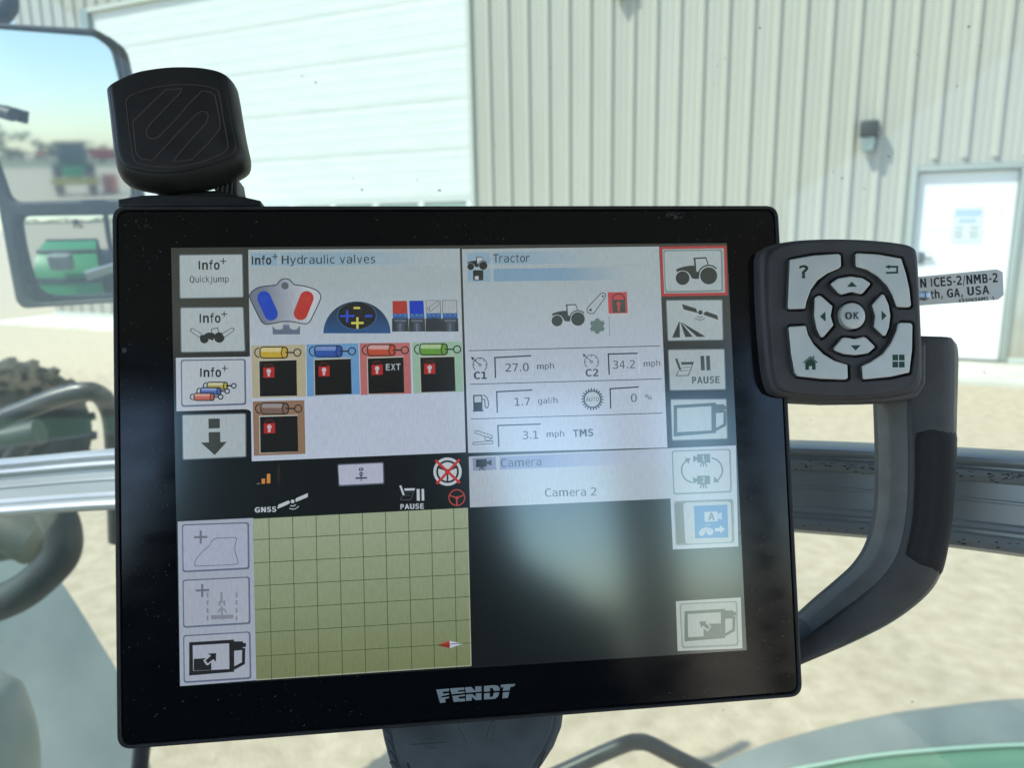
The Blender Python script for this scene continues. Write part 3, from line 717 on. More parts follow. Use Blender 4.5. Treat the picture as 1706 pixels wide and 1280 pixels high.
put('step_frame', bev(mesh('step_frame', *join([box(-.3, .2, .80, .83, .3, 1.1), box(-.3, .2, .80, .86, .45, .5), box(-.3, .2, .80, .86, .75, .8)]), grey_pl), .01), rb)

# ================================================================== DISPLAY TERMINAL
T = thing('display_terminal', 'black touch screen terminal with silver keypad and curved handle on its right side', 'touch screen', MT)
outer = [(188, 344.5), (1294.7, 343.5), (1335.5, 1160), (196.6, 1249)]
def LP(pts, h=0.0): return [Vector(TP(p[0], p[1], h)) for p in pts]
ol_ = rounded(LP(outer), .0062, 8)
def inset(quad, d):
    c = sum((Vector(q) for q in quad), Vector((0, 0)))/4
    return [Vector((q[0]-math.copysign(d, q[0]-c.x), q[1]-math.copysign(d, q[1]-c.y))) for q in quad]
QO = LP(outer)
gl_ = rounded(inset(QO, .0016), .0048, 8)
put('housing', prism([ol_, gl_], -.006, .0012, .0006, M['housing'], 2), T)
bl_ = rounded(inset(QO, .0004), .006, 8); put('rear_shell', prism([bl_], -.036, -.0061, .004, M['housing']), T)
put('front_glass', prism([rounded(inset(QO, .0021), .0046, 8)], -.005, .0004, .0003, M['glass'], 1), T)
sd = Draw(.0005); sd.disc(207, 584, 4.2, principled('sensor window', (.06, .065, .06), .3)); sd.disc(209, 375, 2.2, principled('small dark dot', (.02, .024, .026), .4)); sd.out('light_sensor', T)

# ---- liquid crystal panel and its picture
D_ = (56, 58, 56)
lp = Draw(.0005)
lp.poly([(285, 413), (1211, 405), (1244, 1084), (299, 1145)], lcd((50, 51, 49), (20, 24, 26), 'Y', .058, .030))
LCD = lp.out('screen_panel', T)
Z1, Z2 = .00055, .00072
WHT = (172, 184, 192); WH2 = (186, 192, 210); BTN = (165, 180, 185); INK = (34, 36, 38); BLU = (132, 164, 184); FRM = (96, 106, 132)
def X_(p): return TP(p, 640)[0]
def Y_(p): return TP(700, p)[1]
def D(z=Z2): return Draw(z)

# window panes of the picture
d = D(Z1)
d.poly([(413.5, 416), (766, 414), (776, 754), (419.5, 769)], lcd((158, 174, 180), (180, 194, 214), 'Y', Y_(470), Y_(640)))
a = d; a.crop(280, 570, 4.267); a.poly([(55, 112), (560, 105), (590, 100), (596, 500), (588, 495), (572, 482), (545, 478), (60, 493)], lcd((178, 188, 200)))
d.out('info_window', LCD)
d = D(Z1); d.poly([(769.5, 415), (1098, 410.5), (1112, 746), (780, 755)], lcd((158, 174, 180), (176, 190, 208), 'Y', Y_(470), Y_(640))); d.out('tractor_window', LCD)
d = D(Z1); d.poly([(781, 761), (1226, 742.5), (1230, 911), (1121, 916), (1117, 831), (783, 846)], lcd((166, 178, 190))); d.poly([(1126, 1002.5), (1234, 996), (1237, 1081), (1129, 1085.5)], lcd((165, 175, 172))); d.out('camera_window', LCD)
d = D(Z1-.00003); d.poly([(783, 846), (1231, 826), (1243, 1083), (786, 1111)], lcd((14, 18, 20))); d.out('camera_picture', LCD)
d = D(Z1); d.poly([(296, 869.5), (422, 863.5), (427.5, 1134), (300, 1144)], lcd((160, 171, 188)))
d.poly([(421, 865), (779, 846.5), (785, 1110), (427, 1134)], lcd((116, 128, 86), (152, 166, 136), 'Y', Y_(1120), Y_(860)))
d.poly([(778, 846.6), (779.5, 846.5), (785.6, 1110), (784, 1110.2)], (165, 170, 150)); d.poly([(427, 1132.6), (785, 1109), (785, 1110.5), (427, 1134.4)], (165, 170, 150))
gridc = (66, 84, 44)
tops = [448, 487.5, 526.5, 565.2, 603.8, 642, 680.3, 718.2, 755.7]; bots = [452.6, 492.4, 531.4, 570.6, 609.4, 647.7, 686.3, 723.9, 761.3]
for t_, b_ in zip(tops, bots):
    yt = 865-(t_-421)*18.5/358; yb = 1134-(b_-427)*24/358; d.stroke([(t_, yt), (b_, yb)], 1.15, gridc)
for yl, yr in ((160, 108), (263, 210), (365, 312), (470, 412), (573, 515), (678, 618)):
    y0, y1 = 840+yl/2.666, 840+yr/2.666; x0 = 421+(y0-865)*6/269; x1 = 779+(y1-846)*6/264; d.stroke([(x0, y0), (x1, y1)], 1.15, gridc)
d.out('map_view', LCD)
d = D(); d.poly([(727, 1075.7), (749, 1068.5), (749.5, 1080.5)], (190, 45, 35)); d.poly([(749, 1068.5), (771, 1073.6), (749.5, 1080.5)], (190, 195, 215)); d.poly([(727, 1075.7), (749.2, 1074.5), (749.5, 1080.5)], (150, 32, 28)); d.out('compass_needle', LCD)

# title bars
d = D(); d.poly([(418, 421.5), (462, 421), (463, 443), (418.5, 443.5)], BLU); d.text('Info', 419.5, 440.5, 452, 440, 13.6, INK, True); d.stroke([(458.3, 422.5), (458.3, 432.5)], 1.5, INK); d.stroke([(453, 427.5), (463, 427.5)], 1.5, INK); d.out('info_mark', LCD)
d = D(); d.poly([(467.5, 421), (762, 419), (762.5, 441), (468, 443)], lcd((134, 165, 184), (160, 176, 182), 'X', X_(590), X_(720))); d.text('Hydraulic valves', 469.5, 439.8, 625, 438.2, 13.8, INK); d.out('title_bar', LCD)
d = D(); d.poly([(778, 421), (816.5, 420), (817, 441), (778.5, 442)], BLU); d.poly([(778.7, 449.5), (817, 448.5), (817.5, 469.5), (779, 470.5)], BLU)
def tractor(d, x0, y0, k, c, cab_fill=None, gap=None):
    """side view tractor symbol; unit frame about 600 wide"""
    f = lambda p: (x0+p[0]*k, y0+p[1]*k)
    d.poly([f(p) for p in [(212, 562), (265, 540), (330, 522), (400, 512), (462, 508), (475, 545), (484, 590), (530, 600), (545, 612), (530, 700), (470, 700), (430, 690), (405, 640), (370, 600), (300, 580), (250, 588), (215, 606)]], c)
    if cab_fill: d.poly([f(p) for p in [(474, 410), (632, 400), (665, 490), (600, 520), (540, 585), (484, 590)]], cab_fill)
    d.stroke([f(p) for p in [(452, 410), (634, 399)]], 20*k, c); d.stroke([f(p) for p in [(470, 410), (484, 590)]], 24*k, c); d.stroke([f(p) for p in [(630, 400), (664, 495)]], 15*k, c)
    d.ring(x0+670*k, y0+655*k, 148*k, 20*k, c, 200, 318)
    d.disc(x0+300*k, y0+688*k, 108*k, gap or WHT); d.disc(x0+300*k, y0+688*k, 98*k, c); d.disc(x0+670*k, y0+655*k, 134*k, gap or WHT); d.disc(x0+670*k, y0+655*k, 122*k, c)
tractor(d, 767.2, 405.5, .0565, INK, WHT, BLU)
d.crop(760, 400, 4.739); d.poly([(133, 238), (214, 238), (214, 317), (134, 318)], INK); d.poly([(147, 285), (178, 284), (178, 312), (147, 313)], WHT); d.disc(188, 297, 10, (50, 45, 45))
d.out('tractor_mark', LCD)
d = D(); d.poly([(820.8, 420), (1086, 416), (1087, 438), (821.5, 441)], lcd((134, 165, 184), (160, 176, 182), 'X', X_(880), X_(1010))); d.text('Tractor', 821.5, 437.2, 882.5, 436.4, 13.6, INK)
d.poly([(822, 448), (1090, 444), (1091, 466), (822.5, 469)], lcd((118, 154, 182), (160, 176, 182), 'X', X_(940), X_(1050))); d.out('title_bar', LCD)
d = D(); d.poly([(787, 763.5), (826, 761.5), (827, 783), (788, 785)], (128, 138, 168)); d.crop(760, 400, 1)
d.crop(0, 0, 1); d.poly([(793, 766), (811, 765), (811, 778), (793, 779)], INK); d.poly([(811, 770), (819, 766), (819, 776), (811, 773)], INK)
for q in (-1, 0, 1): d.stroke([(803, 777), (803+q*5, 784)], 1.6, INK)
d.out('camera_mark', LCD)
d = D(); d.poly([(832, 761.5), (1105, 749.5), (1106, 771), (833, 783)], lcd((128, 140, 178), (168, 178, 196), 'X', X_(900), X_(1040))); d.text('Camera', 834.5, 778.6, 902, 776, 13.4, INK); d.text('Camera 2', 908, 828, 993.5, 826, 13.2, INK); d.out('title_bar', LCD)

# left and right button columns
def button(name, quad, paint, kind='flat', fill=BTN, label=None):
    d = D(Z2)
    if kind == 'flat': d.rpoly(quad, 3, (98, 112, 122)); q2 = [(x+(1.6 if i in (0, 3) else -1.6), y+(1.6 if i < 2 else -1.6)) for i, (x, y) in enumerate(quad)]; d.rpoly(q2, 2.2, fill)
    else:
        d.rpoly(quad, 5, FRM if kind == 'blue' else (118, 132, 134)); q2 = [(x+(2.0 if i in (0, 3) else -3.0), y+(2.2 if i < 2 else -3.0)) for i, (x, y) in enumerate(quad)]; d.rpoly(q2, 4, fill)
    paint(d); return d.out(name, LCD, label)
def info(d, x, y):
    d.text('Info', x, y, x+35, y-.4, 14.4, INK, True); d.stroke([(x+41, y-19), (x+41, y-9)], 1.6, INK); d.stroke([(x+36, y-14), (x+46, y-14)], 1.6, INK)
def p1(d): info(d, 331, 449); d.text('QuickJump', 316, 470.5, 381, 470, 10.6, INK)
button('menu_button', [(298, 424), (404.5, 423), (406, 496), (299, 498)], p1)
def p2(d):
    info(d, 332.5, 537.5); d.crop(280, 400, 4.924)
    d.poly([(300, 770), (330, 758), (370, 762), (385, 775), (370, 825), (340, 815)], INK); d.stroke([(355, 780), (358, 730), (408, 722), (416, 772)], 6, INK)
    d.disc(297, 812, 36, INK); d.disc(420, 800, 43, INK)
    for s in ((190, 735, 270, 786), (535, 730, 450, 786)):
        x0, y0, x1, y1 = s; t = Vector((x1-x0, y1-y0)).normalized(); nn = Vector((-t.y, t.x)); a = Vector((x0, y0)); b_ = Vector((x1, y1))
        pts = [a+nn*13-t*4, b_+nn*19, b_-nn*19, a-nn*13-t*4]; d.poly(rounded(pts, 12), BTN); d.outline(pts, 12, 5, INK); d.disc(x1, y1, 6, INK); d.disc(x0, y0, 4, INK)
button('menu_button', [(300, 512), (406, 511), (409, 586), (301, 588)], p2)
def cyl(d, x, y, L, h, c, c2, ring=True):
    """hydraulic ram symbol, left end x, centre y"""
    d.ring(x-1, y, h*.42, 1.8, INK, 90, 270)
    d.rpoly([(x, y-h/2), (x+L, y-h/2), (x+L, y+h/2), (x, y+h/2)], h*.35, c); d.rpoly([(x+1, y-h/2+1), (x+L*.8, y-h/2+1), (x+L*.8, y-h*.06), (x+1, y-h*.06)], h*.2, c2)
    d.outline([(x, y-h/2), (x+L, y-h/2), (x+L, y+h/2), (x, y+h/2)], h*.35, 1.8, INK); d.ring(x+L-h*.28, y, h*.28, 1.6, INK, ry=h*.5)
    d.stroke([(x+L-h*.2, y), (x+L+h*.55, y)], 2.4, INK); d.ring(x+L+h*.88, y, h*.32, 1.9, INK)
def p3(d):
    info(d, 333.5, 628)
    cyl(d, 345, 643, 34, 12, (170, 160, 70), (196, 194, 160)); cyl(d, 334, 652, 34, 12, (70, 100, 175), (130, 150, 200)); cyl(d, 323, 661.5, 34, 12, (190, 95, 80), (205, 150, 140))
button('menu_button', [(301, 599.5), (409.5, 598), (410.5, 675), (302, 678.5)], p3, 'blue', (176, 187, 196))
def p4(d): d.crop(280, 570, 4.267); d.poly([(287, 546), (368, 544), (369, 613), (288, 616)], (60, 64, 60)); d.poly([(288, 642), (370, 640), (372, 712), (418, 710), (332, 805), (233, 716), (290, 714)], (60, 64, 60))
button('menu_button', [(303, 691), (410, 688.5), (410.5, 762), (304, 767)], p4)
plusc = (108, 112, 128)
def p5(d):
    d.crop(280, 860, 4.267); d.stroke([(232, 105), (232, 198)], 16, plusc); d.stroke([(186, 152), (280, 150)], 16, plusc)
    d.stroke(cat([(190, 340), (205, 300), (250, 250), (290, 215), (325, 165), (400, 157), (478, 155), (486, 170), (474, 240), (496, 320), (488, 342), (400, 350), (210, 356)], 3), 5.5, (92, 112, 150), True)
button('menu_button', [(303, 874), (415, 870.5), (416, 949), (304, 954.5)], p5, 'blue', (164, 174, 196))
def p6(d):
    d.crop(280, 860, 4.267); d.stroke([(243, 485), (243, 578)], 16, plusc); d.stroke([(197, 532), (292, 528)], 16, plusc); c = (132, 136, 150)
    for x in (281, 487):
        for k in range(4): d.stroke([(x, 545+k*55), (x, 580+k*55)], 13, c)
    d.stroke([(380, 540), (380, 620)], 15, c); d.stroke([(305, 722), (465, 716)], 30, c); d.ring(385, 690, 28, 12, c, 180, 360, 14); d.stroke([(365, 605), (365, 640)], 14, c); d.stroke([(400, 600), (400, 638)], 14, c); d.stroke([(383, 640), (383, 740)], 14, c)
button('menu_button', [(304, 966.5), (416.5, 961), (417.5, 1040.5), (305, 1047)], p6, 'blue', (164, 173, 190))
def device(d, ox, oy, k, c, fl, arrow, sq):
    """terminal symbol with handle; crop frame coordinates"""
    f = lambda x, y: (ox+x*k, oy+y*k)
    d.poly([f(150, 900), f(467, 880), f(470, 895), f(470, 1110), f(150, 1137)], c); d.poly([f(175, 922), f(434, 907), f(436, 1090), f(178, 1104)], fl)
    d.poly([f(467, 893), f(532, 893), f(535, 905), f(554, 905), f(554, 932), f(530, 936), (f(528, 955)), f(470, 960)], c)
    d.stroke([f(538, 940), f(536, 1048), f(468, 1085)], 22*k, c)
    if sq: d.poly([f(*p) for p in sq], c)
    if arrow:
        d.poly([f(*p) for p in arrow[0]], fl); d.poly([f(*p) for p in arrow[1]], c)
def p7(d): d.crop(280, 860, 4.267); device(d, 0, 0, 1, INK, (164, 173, 190), ([(250, 1030), (285, 1000), (275, 975), (350, 970), (345, 1045), (320, 1030), (285, 1062), (272, 1062)], [(265, 1030), (305, 996), (283, 980), (342, 977), (340, 1040), (322, 1020), (282, 1050)]), [(182, 1018), (306, 1010), (308, 1096), (182, 1102)])
button('menu_button', [(305, 1059), (417.5, 1052.5), (419, 1132), (306, 1139)], p7, 'blue', (164, 173, 190))
BR = (160, 176, 180)
d = D(Z1); d.poly([(1099, 411), (1210, 409), (1212.5, 492), (1102, 494)], (170, 48, 52)); d.poly([(1103.5, 415), (1206, 413.5), (1208, 487.5), (1106.5, 489)], (150, 165, 168)); d.out('red_selection_frame', LCD)
def r1(d): tractor(d, 1102, 382.5, .1175, (44, 50, 50), BR, BR)
button('menu_button', [(1105, 416.5), (1203.5, 415.5), (1205, 486), (1107.5, 488)], r1, 'grey', BR)
def wing(d, c, pts1, pts2, cx, cy, r, ar=True, up=False):
    d.poly(pts1, c); d.poly(pts2, c); d.disc(cx, cy, r, c)
    if ar:
        for q in (2.1, 3.2): d.ring(cx-3, cy, r*q*1.05, r*.3, c, 50, 130, 10)
def r2(d):
    d.crop(1080, 400, 3.765); c = (44, 50, 50)
    wing(d, c, [(211, 401), (300, 430), (310, 458), (222, 435)], [(345, 462), (362, 447), (432, 472), (440, 501), (350, 470)], 327, 454, 14)
    d.poly([(193, 512), (197, 512), (199, 611), (150, 612)], c); d.poly([(200, 512), (280, 607), (232, 609)], c); d.poly([(205, 514), (360, 606), (306, 608), (215, 525)], c)
button('menu_button', [(1109, 499.7), (1204, 498.8), (1205.5, 567.3), (1112, 568.7)], r2, fill=BR)
def sheetmark(d, x, y, k, c, c2):
    d.stroke([(x, y-36*k), (x+26*k, y+36*k)], 15*k, c); d.poly([(x+30*k, y-14*k), (x+112*k, y-16*k), (x+106*k, y+1*k), (x+33*k, y+3*k)], c)
    d.stroke([(x+14*k, y+42*k), (x, y+72*k), (x+76*k, y+70*k), (x+104*k, y)], 6*k, c2); d.stroke([(x+36*k, y+22*k), (x+88*k, y+16*k)], 4*k, c2); d.stroke([(x+24*k, y+42*k), (x+78*k, y+38*k)], 4*k, c2)
def r3(d):
    d.crop(1080, 400, 3.765); c = (62, 70, 70); sheetmark(d, 175, 780, 1, c, (80, 90, 90)); d.stroke([(339, 727), (343, 818)], 24, c); d.stroke([(374, 726), (378, 817)], 24, c); d.text('PAUSE', 276, 900, 448, 896, 40, c, True)
button('menu_button', [(1112.4, 582), (1207.5, 581), (1209.6, 649.7), (1115.3, 651.5)], r3, fill=BR)
def r4(d): d.crop(1080, 400, 3.765); device(d, 35, 290+0, .83, (70, 84, 84), BR, None, None)
button('menu_button', [(1116.4, 665), (1210.7, 664.3), (1212.5, 732), (1119, 735)], r4, fill=BR)
GRI = (92, 106, 104)
def r5(d):
    d.crop(1060, 730, 3.46)
    for yy, t_ in ((118, '1'), (243, '2')):
        d.poly([(350, yy-24), (425, yy-26), (427, yy+24), (352, yy+25)], GRI); d.poly([(327, yy-18), (352, yy-6), (352, yy+8), (329, yy+22)], GRI)
        for q in (-20, 0, 20): d.stroke([(388+q*.4, yy+24), (388+q, yy+48)], 7, GRI)
        d.text(t_, 380, yy+14, 396, yy+13, 28, BR, True)
    d.stroke(cat([(322, 258), (285, 240), (264, 205), (264, 165), (280, 140), (292, 130)], 3, False), 8, GRI); d.poly([(280, 118), (312, 115), (302, 150)], GRI)
    d.stroke(cat([(435, 115), (470, 130), (494, 165), (495, 205), (478, 235), (470, 243)], 3, False), 8, GRI); d.poly([(450, 222), (480, 255), (447, 258)], GRI)
button('menu_button', [(1119, 751), (1217.5, 748), (1219.5, 821), (1122, 825)], r5, 'grey', (168, 180, 186))
def r6(d):
    d.crop(1060, 730, 3.46); d.rpoly([(270, 373), (545, 365), (553, 600), (284, 612)], 22, (160, 172, 178)); d.poly([(332, 392), (525, 385), (531, 574), (340, 580)], (70, 120, 172))
    d.poly([(392, 428), (468, 424), (470, 480), (395, 484)], (160, 174, 188)); d.poly([(470, 440), (494, 428), (494, 472), (471, 464)], (150, 168, 188)); d.text('A', 414, 475, 454, 474, 42, GRI, True)
    d.disc(378, 548, 17, (160, 176, 190)); d.disc(424, 541, 20, (160, 176, 190)); d.poly([(372, 525), (400, 515), (430, 520), (440, 540), (380, 545)], (150, 168, 188)); d.stroke([(400, 520), (402, 503), (425, 502)], 4, (150, 168, 188))
    d.poly([(452, 520), (483, 518), (482, 502), (510, 526), (485, 552), (484, 538), (453, 540)], (160, 176, 190))
button('menu_button', [(1122.5, 835.5), (1222, 831.5), (1224, 905), (1126, 909.5)], r6, 'grey', (98, 108, 104))
def r7(d): d.crop(1060, 730, 3.46); device(d, 155, 270-0, .80*.92+.0, (88, 100, 98), BR, None, None); device(d, 165, 330, .735, (88, 100, 98), BR, None, None)
def r7(d):
    d.crop(1060, 730, 3.46); device(d, 168, 339, .735, (86, 98, 94), (158, 170, 166), None, [(298, 1000), (434, 995), (436, 1090), (300, 1098)])
    d.poly([(362, 1056), (408, 1054), (404, 1066), (432, 1086), (412, 1118), (380, 1092), (370, 1104)], (158, 170, 166)); d.poly([(364, 1060), (402, 1058), (398, 1069), (424, 1088), (412, 1106), (386, 1084), (374, 1096)], (86, 98, 94))
button('menu_button', [(1132, 1006), (1228.5, 1001.7), (1230.5, 1077), (1136, 1081)], r7, 'grey', (158, 170, 166))

# joystick, dome and finger switches
d = D(); d.crop(400, 450, 6.56); dk = (38, 48, 62)
hp = [(400, 160), (430, 118), (485, 94), (545, 108), (590, 158), (690, 172), (795, 202), (855, 236), (881, 285), (868, 345), (778, 535), (745, 578), (700, 588), (600, 570), (490, 560), (380, 580), (295, 594), (250, 578), (210, 522), (110, 312), (108, 268), (145, 222), (210, 186), (310, 172)]
d.poly([(355, 600), (655, 600), (656, 703), (356, 704)], (92, 106, 130)); d.rpoly([(350, 575), (465, 575), (468, 640), (430, 652), (385, 648), (350, 600)], 14, (168, 180, 186)); d.rpoly([(540, 575), (656, 575), (652, 610), (620, 648), (570, 652), (540, 630)], 14, (168, 180, 186))
d.poly([(472, 565), (538, 565), (538, 602), (472, 602)], (150, 160, 175))
hs = cat(hp, 2); d.poly(hs, lcd((104, 116, 138), (182, 192, 202), 'X', X_(440), X_(520))); d.stroke(hs, 11, dk, True)
def pill(d, a, b_, r, c, c2):
    a, b_ = Vector(a), Vector(b_); t = (b_-a).normalized(); a0 = math.atan2(t.y, t.x); P = [b_+r*Vector((math.cos(a0+q), math.sin(a0+q))) for q in [math.pi*(-.5+k/12) for k in range(13)]]+[a+r*Vector((math.cos(a0+q), math.sin(a0+q))) for q in [math.pi*(.5+k/12) for k in range(13)]]
    d.poly(P, c)
    for k in range(4): p = a+t*(-20+k*17); nn = Vector((-t.y, t.x)); d.stroke([p-nn*48, p+nn*48], 3.5, c2)
pill(d, (262, 305), (338, 478), 74, (16, 62, 190), (50, 90, 205)); pill(d, (728, 305), (662, 472), 76, (182, 42, 38), (200, 80, 75)); d.disc(491, 172, 40, (84, 94, 108))
d.out('joystick_icon', LCD)
d = D(); d.crop(400, 450, 6.56)
d.poly([(1277-367*math.cos(math.pi*k/30), 692-350*math.sin(math.pi*k/30)) for k in range(31)], lcd((24, 34, 58), (36, 84, 140), 'Y', Y_(505), Y_(556)))
d.disc(1277, 500, 218, (52, 92, 138), 158); d.disc(1277, 497, 207, (18, 22, 30), 148)
d.stroke([(1240, 415), (1312, 414)], 23, (196, 190, 90)); d.stroke([(1092, 504), (1248, 502)], 24, (38, 70, 200)); d.stroke([(1170, 438), (1170, 572)], 26, (38, 70, 200)); d.stroke([(1366, 503), (1442, 502)], 26, (38, 70, 200)); d.stroke([(1214, 580), (1350, 578)], 24, (200, 196, 80)); d.stroke([(1282, 516), (1282, 642)], 24, (200, 196, 80))
d.out('dome_icon', LCD)
d = D(); d.crop(640, 480, 12.19)
for k, (x0, x1, c) in enumerate(((168, 462, (170, 46, 40)), (510, 798, (12, 52, 190)), (848, 1140, None), (1180, 1472, None))):
    y0 = 262-k*4; d.poly([(x0, y0), (x1, y0-2), (x1+22, 640), (x0+10, 640)], (40, 90, 160))
    if c: d.poly([(x0, y0), (x1, y0-2), (x1+8, 520), (x0+12, 520)], c)
    else: d.poly([(x0, y0), (x1, y0-2), (x1+6, 510), (x0+10, 510)], (160, 172, 176)); d.stroke([(x0+10, 510), (x0, y0), (x1, y0-2), (x1+6, 510)], 9, (52, 62, 80))
    for q in range(3): d.rpoly([(x0+42+q*95, 540), (x0+82+q*95, 540), (x0+82+q*95, 562), (x0+42+q*95, 562)], 6, (92, 140, 196))
    d.poly([(x0-8, 618), (x1+28, 616), (x1+40, 882), (x0-6, 886)], (44, 52, 60))
    if k != 2: d.rpoly([(x0+38, 640), (x1-8, 640), (x1-14, 690), (x0+44, 690)], 10, (88, 98, 120)); d.poly([(x0+80, 712), (x1-50, 712), (x1-46, 885), (x0+84, 885)], (62, 74, 92)); d.poly([(x0+130, 712), (x1-110, 712), (x1-108, 885), (x0+134, 885)], (86, 102, 128))
    else: d.disc((x0+x1)/2+10, 690, 140, (40, 48, 66), 90); d.disc((x0+x1)/2+10, 790, 165, (38, 46, 58), 95)
d.outline([(872, 410), (1078, 272), (1132, 300), (1128, 326), (935, 478), (895, 462)], 30, 8, INK); d.disc(920, 420, 14, INK)
d.out('switch_icon', LCD)

# valve tiles
def qmap(q):
    a, b_, c, e = [Vector(p) for p in q]
    return lambda u, v: (a*(1-u)+b_*u)*(1-v)+(e*(1-u)+c*u)*v
def tile(quad, sq, bg_, c, c2, ext=False):
    d = D(); d.poly(quad, bg_); f = qmap(quad); a = f(.155, .135)
    cyl(d, a.x, a.y, 46, 18.5, c, c2)
    d.poly([(sq[0][0]-1.5, sq[0][1]-2), (sq[1][0]+.5, sq[1][1]-2), sq[1], sq[2], (sq[3][0], sq[3][1]+1.2), (sq[3][0]-1.5, sq[3][1]+1)], (178, 180, 168)); d.poly(sq, (28, 28, 28))
    x, y = sq[0][0]+6.5, sq[0][1]+10
    d.ring(x+9.3, y+2.5, 8, 1.8, (92, 34, 34), 180, 360, 14); d.poly([(x, y+1), (x+18.5, y), (x+18.8, y+17), (x+.3, y+17.6)], (178, 38, 40)); d.disc(x+9.3, y+6.5, 3.8, (190, 180, 184)); d.poly([(x+7, y+7), (x+11, y+7), (x+11.2, y+15.5), (x+7.2, y+15.5)], (190, 180, 184))
    if ext: d.text('EXT', sq[0][0]+30.5, sq[0][1]+19.5, sq[0][0]+55, sq[0][1]+18.8, 10, (165, 175, 180), True)
    d.out('valve_tile', LCD)
tile([(419, 576), (509, 574), (510, 661), (420.5, 664)], [(432, 602), (494, 600), (495, 659.5), (433, 661)], (172, 166, 136), (190, 160, 50), (206, 192, 130))
tile([(510.5, 574), (597, 572), (600, 657), (511.5, 661)], [(524, 600), (584.5, 598), (586, 656.5), (525, 659)], (98, 150, 200), (48, 84, 170), (110, 140, 200))
tile([(599, 572), (683, 571), (685.5, 656), (601, 658.5)], [(612.5, 597.5), (672, 595.5), (673.5, 654.5), (614, 656.5)], (182, 104, 104), (186, 74, 50), (200, 150, 150), True)
tile([(686, 571), (769.5, 569), (772, 653), (689, 656)], [(700, 596), (757, 594.5), (759, 652), (702, 654)], (142, 180, 158), (92, 150, 52), (160, 190, 140))
tile([(421, 669), (507, 667), (509, 756.5), (423, 760)], [(433, 695), (495.5, 693), (497, 752.5), (434, 755)], (142, 112, 90), (120, 96, 84), (150, 140, 140))

# GNSS strip
OW = (186, 196, 204)
d = D(); d.rpoly([(562, 773.5), (639.5, 770), (640.5, 807), (564, 811)], 3, (90, 92, 112)); d.rpoly([(563.5, 775.5), (637.5, 772), (638.5, 805), (565.5, 808.5)], 2.5, (176, 182, 204)); d.crop(400, 740, 4.265); c = (66, 62, 84)
d.stroke([(820, 244), (902, 241)], 11, c); d.stroke([(860, 165), (861, 265)], 6, c); d.ring(860, 218, 13, 7, c, 180, 360, 10); d.stroke([(849, 172), (849, 192)], 9, c); d.stroke([(871, 170), (871, 190)], 9, c); d.disc(860, 225, 9, c); d.out('menu_button', LCD)
d = D(); d.crop(400, 740, 4.265); d.poly([(118, 279), (142, 278), (142, 286), (118, 287)], (110, 108, 102)); d.poly([(153, 248), (177, 246), (177, 282), (153, 284)], (204, 132, 62)); d.poly([(190, 214), (214, 212), (214, 279), (190, 281)], (204, 132, 62)); d.poly([(262, 155), (286, 153), (286, 275), (262, 277)], (42, 36, 38)); d.out('signal_bars', LCD)
d = D(); d.crop(400, 740, 4.265); d.text('GNSS', 105, 487, 257, 481, 34, OW, True)
d.poly([(265, 462), (272, 432), (345, 402), (356, 418), (335, 432)], OW); d.poly([(392, 400), (400, 385), (482, 350), (480, 378), (398, 412)], OW); d.disc(373, 409, 13, OW); d.ring(372, 412, 30, 6, OW, 40, 120, 10); d.ring(374, 412, 52, 5, OW, 35, 118, 12); d.out('satellite_mark', LCD)
d = D(); d.crop(400, 740, 4.265); sheetmark(d, 1138, 330, .95, OW, (74, 78, 80)); d.stroke([(1265, 321), (1267, 404)], 22, OW); d.stroke([(1298, 320), (1300, 403)], 18, OW); d.text('PAUSE', 1140, 464, 1306, 459, 34, OW, True); d.out('pause_mark', LCD)
d = D(); d.crop(400, 740, 4.265); d.disc(1474, 197, 101, OW); d.ring(1474, 197, 74, 14, (34, 38, 42)); d.stroke([(1474, 197), (1474, 268)], 12, (34, 38, 42)); d.stroke([(1474, 190), (1408, 165)], 16, (34, 38, 42)); d.stroke([(1474, 190), (1540, 162)], 16, (34, 38, 42)); d.disc(1474, 197, 18, (34, 38, 42)); d.stroke([(1388, 116), (1562, 278)], 18, (196, 44, 40)); d.stroke([(1560, 110), (1396, 284)], 18, (196, 44, 40)); d.out('crossed_steering_wheel', LCD)
d = D(); d.crop(400, 740, 4.265); c = (176, 66, 56); d.ring(1540, 382, 56, 8, c); d.stroke([(1540, 385), (1540, 436)], 11, c); d.stroke([(1540, 385), (1490, 366)], 9, c); d.stroke([(1540, 385), (1590, 364)], 9, c); d.disc(1540, 384, 12, c); d.out('steering_wheel_mark', LCD)

